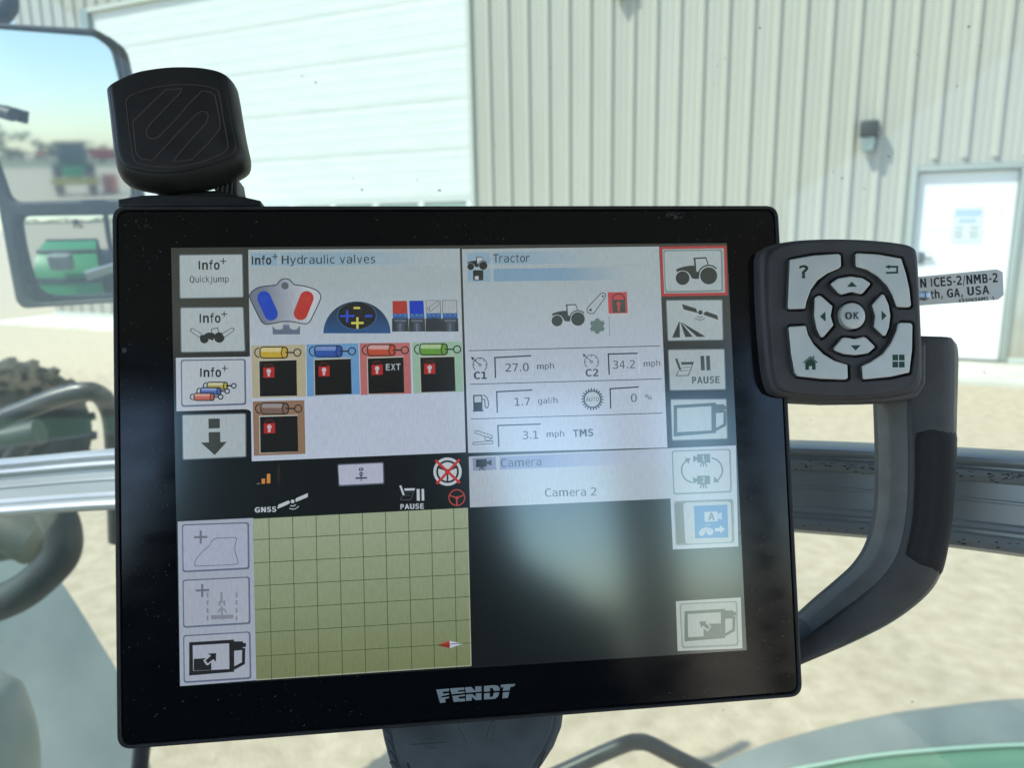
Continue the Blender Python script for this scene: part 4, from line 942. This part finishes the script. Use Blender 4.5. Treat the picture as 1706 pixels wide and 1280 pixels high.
# tractor readings
IK2 = (40, 46, 50)
d = D(); d.crop(900, 470, 10.66); tractor(d, 0, 0, 1, (52, 68, 70), (170, 184, 192), (168, 182, 190))
d.outline([(825, 470), (1090, 190), (1150, 195), (1170, 245), (950, 560), (850, 560)], 50, 13, IK2); d.disc(893, 495, 24, IK2); d.disc(1112, 250, 18, IK2)
pts = []
for k in range(6):
    for q_, r_ in ((-19, 112), (-14, 142), (14, 142), (19, 112), (30, 112)): a_ = R(k*60+30+q_); pts.append((1014+r_*math.cos(a_), 782+r_*math.sin(a_)))
d.poly(pts, (92, 118, 118)); d.out('drive_icon', LCD)
d = D(); d.crop(900, 470, 10.66); d.poly([(1198, 182), (1538, 176), (1555, 552), (1215, 560)], (182, 66, 72)); d.poly([(1212, 566), (1558, 558), (1558, 590), (1212, 600)], (176, 178, 180)); d.ring(1390, 320, 112, 18, (52, 44, 46), 180, 360, 18); d.poly([(1275, 315), (1505, 312), (1520, 540), (1290, 545)], (62, 72, 72)); d.disc(1392, 388, 38, (182, 70, 70)); d.poly([(1372, 400), (1412, 400), (1416, 520), (1376, 522)], (182, 70, 70)); d.stroke([(1220, 600), (1234, 955)], 8, (92, 106, 118)); d.out('lock_icon', LCD)
d = D()
for q in (((781, 584.5), (1099, 576.5)), ((783, 640.5), (1102, 631.5)), ((784.5, 698.5), (1104, 688.5))): d.stroke(q, 1.3, (56, 66, 78))
d.out('divider_lines', LCD)
def gauge(d, cx, cy, r, c):
    d.ring(cx, cy, r, r*.11, c, 130, 410, 26); d.ring(cx, cy, r*.17, r*.1, c, n=12); d.stroke([(cx-r*.12, cy-r*.12), (cx-r*1.15, cy-r*1.0)], r*.11, c); d.poly([(cx-r*1.3, cy-r*1.15), (cx-r*.8, cy-r*1.05), (cx-r*1.1, cy-r*.62)], c)
    for a_ in (180, 225, 270, 315, 360): d.stroke([(cx+r*.7*math.cos(R(a_)), cy+r*.7*math.sin(R(a_))), (cx+r*.92*math.cos(R(a_)), cy+r*.92*math.sin(R(a_)))], r*.09, c)
def reading(cx0, cy0, cx1, cy1, cx2, cy2, val, vx0, vy0, vx1, vy1, unit, ux0, uy0, ux1, uy1, icon, c=IK2, hv=13.2, hu=9.6):
    d = D(); icon(d); d.crop(0, 0, 1); d.stroke([(cx2, cy2), (cx0, cy0), (cx1, cy1)], 2.2, (40, 46, 60)); d.stroke([(cx2+2, cy2), (cx2+2+(cx1-cx0), cy2-3.4), (cx1+1, cy1+1)], .8, (188, 200, 212))
    d.text(val, vx0, vy0, vx1, vy1, hv, c); d.text(unit, ux0, uy0, ux1, uy1, hu, c); d.out('reading', LCD)
def gi(cx, cy, t_, tx, ty, c):
    def f(d): gauge(d, cx, cy, 11.6, c); d.text(t_, tx, ty, tx+21.5, ty-.4, 11.4, c, True)
    return f
reading(824.5, 596, 885, 592.8, 825.5, 630, '27.0', 842.5, 619.5, 881, 618.2, 'mph', 895, 615.5, 923, 614, gi(799.6, 608, 'C1', 789.5, 631.5, IK2))
c2_ = (70, 84, 90)
reading(1013.5, 590, 1062.5, 588.8, 1015, 624.5, '34.2', 1021.5, 614.6, 1058, 613.4, 'mph', 1072.5, 611, 1100, 609.6, gi(985.5, 603, 'C2', 975.5, 627, c2_), c2_)
def fuel(d):
    d.crop(760, 570, 4.739); d.rpoly([(133, 418), (207, 417), (208, 540), (136, 542)], 8, INK); d.poly([(144, 428), (198, 427), (199, 475), (145, 478)], (170, 184, 196)); d.poly([(131, 540), (216, 537), (216, 548), (131, 551)], INK)
    d.stroke(cat([(207, 455), (224, 456), (228, 505), (240, 522), (254, 505), (252, 465), (236, 432), (214, 418)], 3, False), 7, INK)
reading(827.5, 653, 887, 650, 828.5, 688, '1.7', 857.5, 676.5, 883, 675.6, 'gal/h', 896.5, 673, 929, 671.6, fuel)
def auto(d):
    c = (56, 66, 72); d.crop(0, 0, 1); pts = []
    for k in range(88): a_ = 2*math.pi*k/88; r_ = 18.8 if k % 4 in (0, 1) else 14.6; pts.append((987+r_*math.cos(a_), 665.4+r_*math.sin(a_)))
    d.poly(pts, c); d.disc(987, 665.4, 12.6, (172, 186, 196)); d.text('AUTO', 976.3, 669, 998, 668.4, 6.6, c)
reading(1016.5, 648, 1064, 645, 1017.5, 681, '0', 1051.5, 670, 1061, 669.6, '%', 1074.5, 666.5, 1086, 666, auto, c2_)
def pedal(d):
    d.crop(760, 570, 4.739); d.outline([(132, 793), (288, 781), (288, 803), (133, 811)], 2, 5, INK); d.outline([(152, 697), (286, 740), (284, 764), (146, 718)], 6, 5, INK); d.ring(252, 755, 26, 5, INK, 0, 200, 14); d.disc(252, 753, 5, INK)
reading(829.5, 709.3, 901, 706.8, 831, 745, '3.1', 871.5, 732, 897, 731.2, 'mph', 911, 728.6, 940, 727.2, pedal)
d = D(); d.text('TMS', 955, 728.2, 988.5, 726.4, 11.4, (60, 64, 68), True); d.out('mode_text', LCD)

# maker's lettering under the screen: heavy italic capitals cut by a thin slit
d = Draw(.00048); d.crop(600, 1100, 4.265); c = M['white_ink']
d.poly([(540, 212), (634, 205), (630, 224), (586, 228), (589, 242), (632, 238), (631, 248), (580, 259), (572, 270), (634, 262), (630, 274), (603, 277), (608, 303), (568, 308)], c)
d.poly([(638, 204), (738, 197), (742, 214), (694, 218), (696, 229), (742, 225), (744, 236), (651, 246)], c); d.poly([(654, 258), (745, 247), (746, 258), (700, 263), (702, 277), (744, 273), (746, 295), (664, 300)], c)
d.poly([(745, 196), (790, 193), (818, 222), (818, 190), (862, 188), (862, 226), (752, 236)], c); d.poly([(752, 247), (798, 243), (822, 267), (822, 240), (862, 237), (862, 285), (820, 288), (792, 262), (792, 290), (752, 293)], c)
d.poly([(880, 187), (952, 180), (980, 186), (992, 204), (990, 219), (952, 222), (940, 200), (922, 202), (924, 224), (880, 228)], c); d.poly([(880, 240), (922, 236), (922, 265), (942, 262), (950, 234), (988, 231), (982, 260), (960, 277), (880, 283)], c)
d.poly([(998, 178), (1103, 171), (1094, 189), (1068, 192), (1062, 218), (1012, 221), (1020, 196), (1000, 197)], c); d.poly([(1014, 232), (1060, 229), (1050, 271), (1010, 275)], c)
d.out('maker_lettering', T)
d = Draw(.00046); random.seed(21)
scr = principled('light scratches', (.16, .17, .17), .5)
for k in range(26):
    x, y = 1122+random.gauss(0, 9), 357+random.gauss(0, 3); a_ = random.uniform(0, 3.1); L_ = random.uniform(2, 6); d.stroke([(x, y), (x+L_*math.cos(a_), y+L_*math.sin(a_))], .5, scr)
for k in range(150):
    side = random.random()
    if side < .45: x, y = random.uniform(1225, 1325), random.uniform(430, 1130)
    elif side < .7: x, y = random.uniform(200, 290), random.uniform(400, 1200)
    else: x, y = random.uniform(220, 1300), random.choice((random.uniform(352, 400), random.uniform(1150, 1200)))
    if x > 1290+(y-343)*.04: continue
    a_ = random.uniform(-.2, 1.4); L_ = random.uniform(.6, 4); d.stroke([(x, y), (x+L_*math.cos(a_), y-L_*math.sin(a_))], random.uniform(.35, .8), scr)
d.out('fine_scratches', T)['kind'] = 'stuff'

# ---- keypad
KX, KY, KS = 1270, 390, 4.414
def kp(pts, h): return [Vector(TP(KX+x/KS, KY+y/KS, h)) for x, y in pts]
HK = .012
def kpx(pts, h): return [Vector(TP(x, y, h)) for x, y in pts]
kout = [(1269, 440), (1271, 420), (1281, 409), (1310, 401.5), (1350, 397.5), (1406, 396.5), (1462, 399), (1508, 404.5), (1524, 410), (1531, 420), (1534, 450), (1537, 510), (1539.5, 570), (1540, 620), (1535, 645), (1518, 657), (1480, 663.5), (1430, 667), (1380, 667), (1325, 663), (1300, 658), (1287, 645), (1278, 600), (1271, 510)]
ko = cat(kpx(kout, HK-.003), 4)
keys = dict(
 help=[(205, 186), (380, 155), (560, 143), (580, 155), (583, 235), (563, 255), (480, 290), (410, 340), (360, 410), (330, 490), (318, 550), (195, 553), (190, 540)],
 back=[(688, 150), (700, 138), (860, 148), (1025, 178), (1060, 290), (1085, 400), (1098, 525), (1078, 540), (990, 536), (960, 450), (920, 380), (850, 310), (770, 262), (690, 240)],
 home=[(195, 680), (322, 672), (340, 740), (380, 810), (450, 880), (530, 930), (630, 960), (633, 1060), (615, 1073), (430, 1066), (258, 1047), (240, 1020), (215, 880)],
 view=[(1000, 660), (1020, 650), (1095, 652), (1108, 670), (1105, 850), (1085, 1020), (950, 1050), (742, 1072), (735, 970), (800, 940), (890, 880), (950, 800), (990, 710)])
arrows = dict(
 up=[(500, 365), (560, 325), (650, 309), (740, 322), (803, 362), (748, 430), (728, 444), (660, 426), (585, 446), (560, 434)],
 down=[(525, 843), (588, 766), (610, 758), (680, 771), (750, 754), (772, 766), (836, 830), (780, 878), (690, 892), (600, 884), (538, 860)],
 left=[(388, 468), (420, 450), (438, 456), (520, 530), (506, 600), (527, 670), (456, 755), (433, 764), (403, 700), (384, 600)],
 right=[(810, 520), (880, 442), (900, 444), (933, 520), (946, 600), (935, 690), (912, 745), (893, 752), (824, 685), (833, 600)])
def grow(pts, k):
    c = sum((Vector(p) for p in pts), Vector((0, 0)))/len(pts); return [Vector(p)+(Vector(p)-c).normalized()*k for p in pts]
ZR = HK            # keypad face level
rk = {}
holes = []
for nme, p in list(keys.items())+list(arrows.items()):
    holes.append(rounded(kp(grow(p, 15), ZR), .0011, 4))
okc = Vector(TP(KX+662/KS, KY+603/KS, ZR)); okr = 100/KS*S_PX*.985
holes.append([okc+Vector((math.cos(q*math.pi/20), math.sin(q*math.pi/20)))*(okr*1.16) for q in range(40)])
kpad = put('keypad', prism([ko], -.018, ZR-.0032, .0028, M['keypad'], 4), T)
ktr = [(1276, 560), (1282, 640), (1300, 664), (1340, 671), (1400, 674), (1470, 673), (1530, 664), (1545, 640), (1545, 570), (1400, 560)]
put('keypad_tray', prism([rounded(kpx(ktr, .0), .002, 4)], -.022, .0, .002, M['handle'], 3), T)
# crowned face: inner raised plate with openings
kin = [(1283, 445), (1286, 424), (1294, 414), (1320, 406), (1360, 401.5), (1406, 400.5), (1455, 402.5), (1500, 408), (1517, 414), (1524, 424), (1528, 455), (1531, 510), (1533, 570), (1532, 615), (1526, 640), (1510, 650), (1475, 656), (1430, 659.5), (1380, 659.5), (1328, 655), (1306, 650), (1296, 638), (1289, 600), (1284, 510)]
put('face_plate', prism([cat(kpx(kin, ZR), 4)]+holes, ZR-.0042, ZR, .0007, M['keypad'], 3), kpad)
put('key_bed', prism([cat(kpx([(Vector(q)*.93+Vector((1406, 528))*.07)[:] for q in kin], ZR), 3)], ZR-.0036, ZR-.0030, .0001, M['well'], 1), kpad)
def symbol(name, fn, z):
    dd = Draw(z, TP); dd.crop(KX, KY, KS); fn(dd); return dd
GI = M['green_ink']
def s_help(d): d.text('?', 275, 322, 340, 320, 88, GI, True)
def s_back(d): d.stroke([(930, 240), (992, 240), (992, 283), (910, 285)], 14, GI); d.poly([(902, 240), (936, 226), (936, 256)], GI)
def s_home(d): d.poly([(315, 945), (355, 912), (392, 943), (392, 998), (366, 998), (366, 972), (343, 972), (343, 999), (317, 999)], GI); d.stroke([(302, 948), (354, 903), (406, 947)], 8, GI); d.poly([(370, 898), (381, 898), (381, 918), (370, 908)], GI)
def s_view(d):
    for x0, x1 in ((957, 998), (1005, 1046)):
        for y0, y1 in ((888, 930), (939, 982)): d.poly([(x0, y0), (x1, y0-1), (x1+1, y1-1), (x0+1, y1)], GI)
def s_up(d): d.poly([(622, 388), (658, 350), (698, 387)], GI)
def s_down(d): d.poly([(650, 820), (724, 817), (687, 857)], GI)
def s_left(d): d.poly([(424, 607), (464, 570), (466, 645)], GI)
def s_right(d): d.poly([(876, 562), (914, 600), (879, 638)], GI)
def s_ok(d): d.text('OK', 610, 626, 712, 623, 48, M['black_ink'] if False else principled('slate print', (.04, .07, .08), .5), True)
KH = .0026
for nme, p, fn in [(a_, b_, {'help': s_help, 'back': s_back, 'home': s_home, 'view': s_view, 'up': s_up, 'down': s_down, 'left': s_left, 'right': s_right}[a_]) for a_, b_ in list(keys.items())+list(arrows.items())]:
    zt = ZR+KH; lp_ = rounded(kp(p, zt), .0009, 5)
    me = prism([lp_], ZR-.0029, zt, .0007, M['silver'], 3)
    me.materials.append(M['key_side'])
    for pl in me.polygons:
        if abs(pl.normal.z) < .35: pl.material_index = 1
    k_ = put('key', me, kpad)
    dd = symbol(nme, fn, zt+.00004)
    # symbol is printed on the key: join it into the key's mesh
    mm = mesh('s', dd.V, dd.F, dd.M, dd.I); bm = bmesh.new(); bm.from_mesh(me); n0 = len(bm.faces); bm.from_mesh(mm); bm.faces.ensure_lookup_table()
    for f_ in bm.faces[n0:]:
        f_.material_index += 2
        if f_.normal.z < 0: f_.normal_flip()
    bm.to_mesh(me); bm.free()
    for m_ in dd.M: me.materials.append(m_)
    k_['label'] = dict(help='key with question mark', back='key with return arrow', home='key with house symbol', view='key with four squares', up='up arrow key', down='down arrow key', left='left arrow key', right='right arrow key')[nme]
me = lathe([(okr, ZR-.0029), (okr, ZR+.0020), (okr*.97, ZR+.0026), (okr*.9, ZR+.0028), (okr*.4, ZR+.0029), (.0001, ZR+.00295)], M['silver'], 48)
me.transform(Matrix.Translation((*TP(KX+662/KS, KY+603/KS, ZR+.002), 0)))
k_ = put('key', me, kpad); k_['label'] = 'round OK key'
dd = Draw(ZR+.0031); dd.crop(KX, KY, KS); s_ok(dd); dd.out('key_lettering', kpad)
put('highlight_lip', tube([Vector((*TP(x, y, .0082), .0082)) for x, y in [(1290, 430), (1287, 480), (1289, 560), (1294, 610), (1303, 650)]], .0003, M['keypad']), kpad)

# ---- handle: swept bar
def hz(i): return -.004 if i < 9 else (-.004-.0035*(i-8))
st_ = [((1500, 560), (1588, 562)), ((1480, 566), (1583, 567)), ((1462, 572), (1594, 573)), ((1457, 590), (1598, 592)), ((1457, 625), (1597.5, 630)), ((1458, 672), (1596, 680)), ((1460, 730), (1594, 745)), ((1461, 790), (1590, 825)), ((1458, 850), (1582, 895)), ((1446, 903), (1569, 955)), ((1424, 940), (1545, 993)), ((1392, 970), (1490, 1036)), ((1360, 997), (1420, 1072)), ((1332, 1022), (1340, 1106)), ((1306, 1040), (1304, 1120)), ((1285, 1050), (1284, 1128))]
st_ = st_[1:]
zc = [-.004]*9+[-.006, -.010, -.013, -.015, -.016, -.017]
IN = cat([Vector((*TP(a_[0], a_[1], zc[i]-.020), zc[i])) for i, (a_, b_) in enumerate(st_)], 5, False)
OU = cat([Vector((*TP(b_[0], b_[1], zc[i]-.008), zc[i])) for i, (a_, b_) in enumerate(st_)], 5, False)
hprof = [(0, -.022), (0, -.010), (.015, -.0085), (.16, -.0015), (.19, -.0005), (.25, .000), (.55, .002), (.66, .0022), (.76, .0010), (.97, -.007), (1.0, -.010), (1.0, -.020), (.9, -.024), (.1, -.024)]
def sweep(IN, OU, prof, i0, i1, mat, cap=True, off=0, ang=24):
    V, Fc = [], []; n_ = len(prof)
    for i in range(i0, i1):
        for s_, h in prof: p = IN[i].lerp(OU[i], s_); V.append((p.x, p.y, p.z+h+off))
    m_ = i1-i0
    for i in range(m_-1):
        for j in range(n_): k = (j+1) % n_; Fc.append((i*n_+j, i*n_+k, (i+1)*n_+k, (i+1)*n_+j))
    if cap: Fc.append(tuple(range(n_))); Fc.append(tuple(range((m_-1)*n_, m_*n_)))
    me = mesh('h', V, Fc, mat); bm = bmesh.new(); bm.from_mesh(me); bmesh.ops.recalc_face_normals(bm, faces=bm.faces); bm.to_mesh(me); bm.free(); return sharp(me, ang)
hnd = put('handle', bev(sweep(IN, OU, hprof, 0, len(IN), M['handle']), .0006, 2, 30), T)
# rubber grip with woven texture
gm_ = principled('woven rubber grip', (.02, .023, .024), .62); n, l, b = nodes(gm_)
tc = n.new('ShaderNodeTexCoord'); mp = n.new('ShaderNodeMapping'); mp.inputs['Rotation'].default_value = (0, 0, R(38)); l.new(tc.outputs['Object'], mp.inputs[0])
ck = n.new('ShaderNodeTexVoronoi'); ck.inputs['Scale'].default_value = 900; ck.inputs['Randomness'].default_value = .12; l.new(mp.outputs[0], ck.inputs['Vector'])
bp = n.new('ShaderNodeBump'); bp.inputs['Strength'].default_value = .9; bp.inputs['Distance'].default_value = .0006; l.new(ck.outputs['Distance'], bp.inputs['Height']); l.new(bp.outputs[0], b.inputs['Normal'])
cr = n.new('ShaderNodeValToRGB'); cr.color_ramp.elements[0].color = (.006, .008, .009, 1); cr.color_ramp.elements[1].color = (.022, .025, .025, 1); cr.color_ramp.elements[1].position = .6; l.new(ck.outputs['Distance'], cr.inputs[0]); l.new(cr.outputs[0], b.inputs['Base Color'])
i0 = 4*5+3; i1 = 8*5+1
gi_, go_ = [], []
for i in range(i0, i1+1):
    t = (i-i0)/(i1-i0); e = min(t/.10, 1, (1-t)/.08 if t < 1 else 0); e = max(0, min(1, e)); sI = .17+.34*(1-math.sqrt(max(0, 1-(1-e)**2)))
    gi_.append(sI)
V, Fc = [], []; NS = 10
def hh(s_):
    for k in range(1, 10):
        a_, b_ = hprof[k], hprof[k+1]
        if a_[0] <= s_ <= b_[0]: return a_[1]+(b_[1]-a_[1])*(s_-a_[0])/max(1e-6, b_[0]-a_[0])
    return -.010
slant = lambda s_: (s_-.36)*-2.2       # lower end runs obliquely
for q, i in enumerate(range(i0, i1+1)):
    s0_ = gi_[q]
    for k in range(NS+1):
        s_ = s0_+(1.004-s0_)*k/NS; lift = .0011 if 0 < k and 0 < q < i1-i0 else -.0006
        ii = min(max(i, 0), len(IN)-1); p = IN[ii].lerp(OU[ii], s_); V.append((p.x+(.0003 if k == NS else 0), p.y, p.z+hh(min(s_, 1))+lift))
    p = IN[i].lerp(OU[i], 1.004); V.append((p.x+.0003, p.y, p.z-.019))
m_ = NS+2
for q in range(i1-i0):
    for k in range(m_-1): a_ = q*m_+k; Fc.append((a_, a_+1, a_+m_+1, a_+m_))
me = mesh('g', V, Fc, gm_); bm = bmesh.new(); bm.from_mesh(me); bmesh.ops.recalc_face_normals(bm, faces=bm.faces); bmesh.ops.solidify(bm, geom=list(bm.faces), thickness=.0012) if False else None; bm.to_mesh(me); bm.free(); sharp(me, 40)
put('grip_pad', me, hnd)
put('inner_strip', bev(sweep([p+Vector((-.0003, 0, 0)) for p in IN], OU, [(-.004, -.018), (-.004, -.0095), (.012, -.0078), (.145, -.0015), (.15, -.0022), (.15, -.018)], 18, 62, grain_plastic('paler inner strip', (.17, .175, .16), .5, .3, 1800)), .0003, 1, 30), hnd)

# ================================================================== MOUNTING BRACKET below
B_ = thing('mounting_bracket', 'dark grey plastic mounting bracket under the terminal with a moulded trident symbol', 'bracket', MT)
bo = [(634, 1180), (940, 1160), (940, 1193), (937, 1215), (924, 1248), (905, 1278), (880, 1310), (700, 1325), (668, 1310), (652, 1285), (640, 1240), (634, 1210)]
zb = -.012
bol = rounded(LP(bo, zb), .002, 4)
put('arm_body', prism([bol], zb-.05, zb, .003, M['bracket'], 4), B_)
fo = [(650, 1205), (925, 1186), (920, 1215), (905, 1250), (880, 1290), (690, 1310), (664, 1275), (654, 1235)]
zf = zb+.0012
bfd = Draw(zf)
put('front_cover', prism([rounded(LP(fo, zf), .004, 4)], zb-.001, zf, .0008, M['bracket'], 3), B_)
def ridge(name, pts, r, z, par, mat=None): return put(name, tube([Vector((*TP(x, y, z), z)) for x, y in pts], r, mat or M['bracket'], 3), par)
ridge('v_rib', [(765, 1206), (782, 1240)], .0006, zf, B_); ridge('v_rib', [(822, 1203), (811, 1236)], .0006, zf, B_)
ridge('seam', [(679, 1272), (686, 1290)], .0003, zf, B_, M['well']); ridge('seam', [(908, 1253), (896, 1282)], .0003, zf, B_, M['well'])
us = put('trident_symbol', tube([Vector((*TP(x, y, zf), zf)) for x, y in [(686, 1242), (742, 1238)]], .00028, M['bracket'], 3), B_)
ridge('trident_arm', [(700, 1241), (706, 1233), (718, 1232)], .00028, zf, us); ridge('trident_arm', [(706, 1241), (716, 1248), (726, 1247)], .00028, zf, us)
for x, y, r_ in ((686, 1242, .0010), (720, 1232, .0008), (727, 1247, .0007)): ridge('trident_tip', [(x-r_/S_PX*.5, y), (x+r_/S_PX*.5, y)], r_*.7, zf-.0002, us)
for k in range(4):
    ridge('side_rib', [(640+k*3.4, 1218+k*17), (645+k*3.4, 1224+k*17), (650+k*3.4, 1234+k*17)], .0007, zb, B_)

# ================================================================== LABEL PLATE behind the keypad
zp = -.030
PLT = thing('data_plate', 'silver data plate with black lettering sticking out behind the keypad', 'label', MT)
pq = [(1490, 465), (1661, 448.5), (1671, 453), (1672.5, 492), (1664, 499), (1492, 512)]
put('plate_body', prism([rounded(LP(pq, zp), [0, .0016, .0016, .0016, .0016, 0], 5)], zp-.0012, zp, .0002, M['plate'], 1), PLT)
d = Draw(zp+.00004); K_ = M['black_ink']
d.text('N ICES-2/NMB-2', 1533.5, 479, 1662.5, 469.5, 14.2, K_, True); d.text('th, GA,', 1551, 497.5, 1604, 493.5, 13.2, K_, True); d.text('USA', 1612, 491.8, 1648.5, 489.2, 13.2, K_, True); d.text('4330658M1', 1597, 504.3, 1647, 500.2, 5.6, K_, True); d.text('1', 1653.5, 499.8, 1657, 499.4, 5.6, K_, True)
d.out('plate_lettering', PLT)
bt_ = thing('hex_bolt', 'small steel bolt in front of the left end of the data plate', 'bolt', MT)
zb2 = -.022
me = lathe([(.0010, -.006), (.0022, -.006), (.0022, .0), (.0026, .0003), (.0026, .0022), (.0020, .003)], M['steel'], 6, 'X'); me.transform(Matrix.Translation((*TP(1537, 493, zb2), zb2))); put('bolt_head', me, bt_)

# ================================================================== MAGNETIC MOUNT on top
mm = thing('magnetic_mount', 'black rounded magnetic phone mount with moulded emblem on top of the terminal', 'phone mount', MT)
MX, MY, MS = 160, 100, 4.267
def mp_(pts, h): return [Vector(TP(MX+x/MS, MY+y/MS, h)) for x, y in pts]
zh = .004
mo = [(88, 262), (96, 235), (125, 210), (190, 175), (270, 140), (350, 118), (480, 98), (600, 89), (720, 90), (800, 96), (900, 115), (955, 140), (985, 175), (1003, 250), (1020, 350), (1045, 500), (1065, 600), (1084, 690), (1083, 745), (1060, 785), (1000, 822), (920, 852), (850, 875), (700, 912), (600, 926), (500, 932), (400, 925), (300, 908), (220, 882), (180, 845), (158, 800), (142, 730), (128, 600), (108, 420)]
def loft(loop, levels, mat, ang=60):
    c = sum(loop, Vector((0, 0)))/len(loop); n_ = len(loop); V = []; Fc = []
    for k, dx, dy, z in levels:
        for p in loop: q = c+(p-c)*k; V.append((q.x+dx, q.y+dy, z))
    for i in range(len(levels)-1):
        for j in range(n_): j2 = (j+1) % n_; Fc.append((i*n_+j, i*n_+j2, (i+1)*n_+j2, (i+1)*n_+j))
    Fc.append(tuple(range(n_))); Fc.append(tuple(range((len(levels)-1)*n_, len(levels)*n_)))
    me = mesh('l', V, Fc, mat); bm = bmesh.new(); bm.from_mesh(me); bmesh.ops.recalc_face_normals(bm, faces=bm.faces); bm.to_mesh(me); bm.free(); return sharp(me, ang)
me = loft(cat(mp_(mo, zh-.008), 4), [(.90, 0, 0, -.016), (.97, 0, 0, -.013), (1, 0, 0, -.009), (1, 0, 0, -.005), (.985, 0, .0004, -.002), (.96, 0, .001, .0005), (.925, 0, .0016, .0022), (.885, 0, .0022, .0032)], M['mount']); hd_ = put('head_shell', me, mm)
fo2 = [(118, 275), (128, 245), (200, 200), (350, 145), (600, 116), (800, 124), (915, 150), (950, 185), (975, 300), (1010, 500), (1040, 660), (1020, 720), (900, 770), (700, 815), (520, 828), (350, 815), (240, 785), (195, 740), (165, 600)]
put('face_pad', loft(cat(mp_(mo, zh-.008), 4), [(.878, 0, .0022, .001), (.878, 0, .0022, .0034), (.86, 0, .0022, .0038), (.82, 0, .0022, .00398), (.5, 0, .0022, .0040)], M['mount']), mm)
em = put('emblem_ring', tube([Vector((*TP(MX+x/MS, MY+y/MS, zh+.0001), zh+.0001)) for x, y in [tuple(q) for q in cat([(215, 310), (222, 280), (250, 250), (400, 197), (600, 172), (760, 182), (845, 205), (875, 240), (905, 420), (938, 600), (925, 640), (880, 672), (760, 720), (600, 754), (450, 758), (320, 740), (272, 705), (250, 600)], 4)]]+[Vector((*TP(MX+215/MS, MY+310/MS, zh+.0001), zh+.0001))], .00016, M['emblem'], 3), mm)
s_out = [(495, 212), (612, 203), (596, 236), (490, 345), (385, 455), (358, 500), (362, 535), (385, 558), (420, 560), (450, 540), (560, 430), (660, 310), (755, 218), (815, 226), (845, 250), (856, 300), (882, 430), (880, 490), (800, 590), (680, 708), (545, 724), (570, 690), (680, 560), (778, 455), (800, 400), (785, 368), (745, 366), (715, 385), (600, 500), (400, 715), (315, 700), (285, 655), (262, 440), (380, 320)]
sq_ = rounded(mp_(s_out, zh), .0004, 3); put('emblem_relief', prism([sq_], zh-.0002, zh+.00012, .00004, M['mount'], 1), em)
put('emblem_outline', tube([Vector((p.x, p.y, zh+.00012)) for p in sq_+[sq_[0]]], .00017, M['emblem'], 3), em)
pp = LP([(205, 338), (245, 331.5), (300, 330), (360, 331), (410, 333.5), (438, 340), (440, 350), (205, 350)], -.012)
me = prism([pp], -.030, -.006, .0008, M['mount'], 3); put('base_pad', me, mm)
put('swivel_collar', prism([LP([(260, 312), (300, 322), (385, 320), (398, 326), (392, 333), (272, 333), (266, 325)], -.014)], -.030, -.010, .0015, M['mount'], 3), mm)
kb = put('clamp_knob', prism([rounded(LP([(352, 312), (362, 296), (392, 290), (397, 318), (398, 330), (375, 325)], -.014), .0015)], -.032, -.010, .0015, M['mount'], 3), mm)
for k in range(5): put('knob_ridge', tube([Vector((*TP(362+k*8, 318+k*1.6, -.0095), -.0095)), Vector((*TP(366+k*7, 300-k*1.5, -.0095), -.0095))], .0004, M['keypad'], 3), kb)
for x, y in ((272, 325), (383, 329)): put('steel_tab', bev(mesh('t', *box(*sorted((TP(x-7, y, -.02)[0], TP(x+7, y, -.02)[0])), *sorted((TP(x, y+2.5, -.02)[1], TP(x, y-2.5, -.02)[1])), -.024, -.014), M['steel']), .0004), mm)
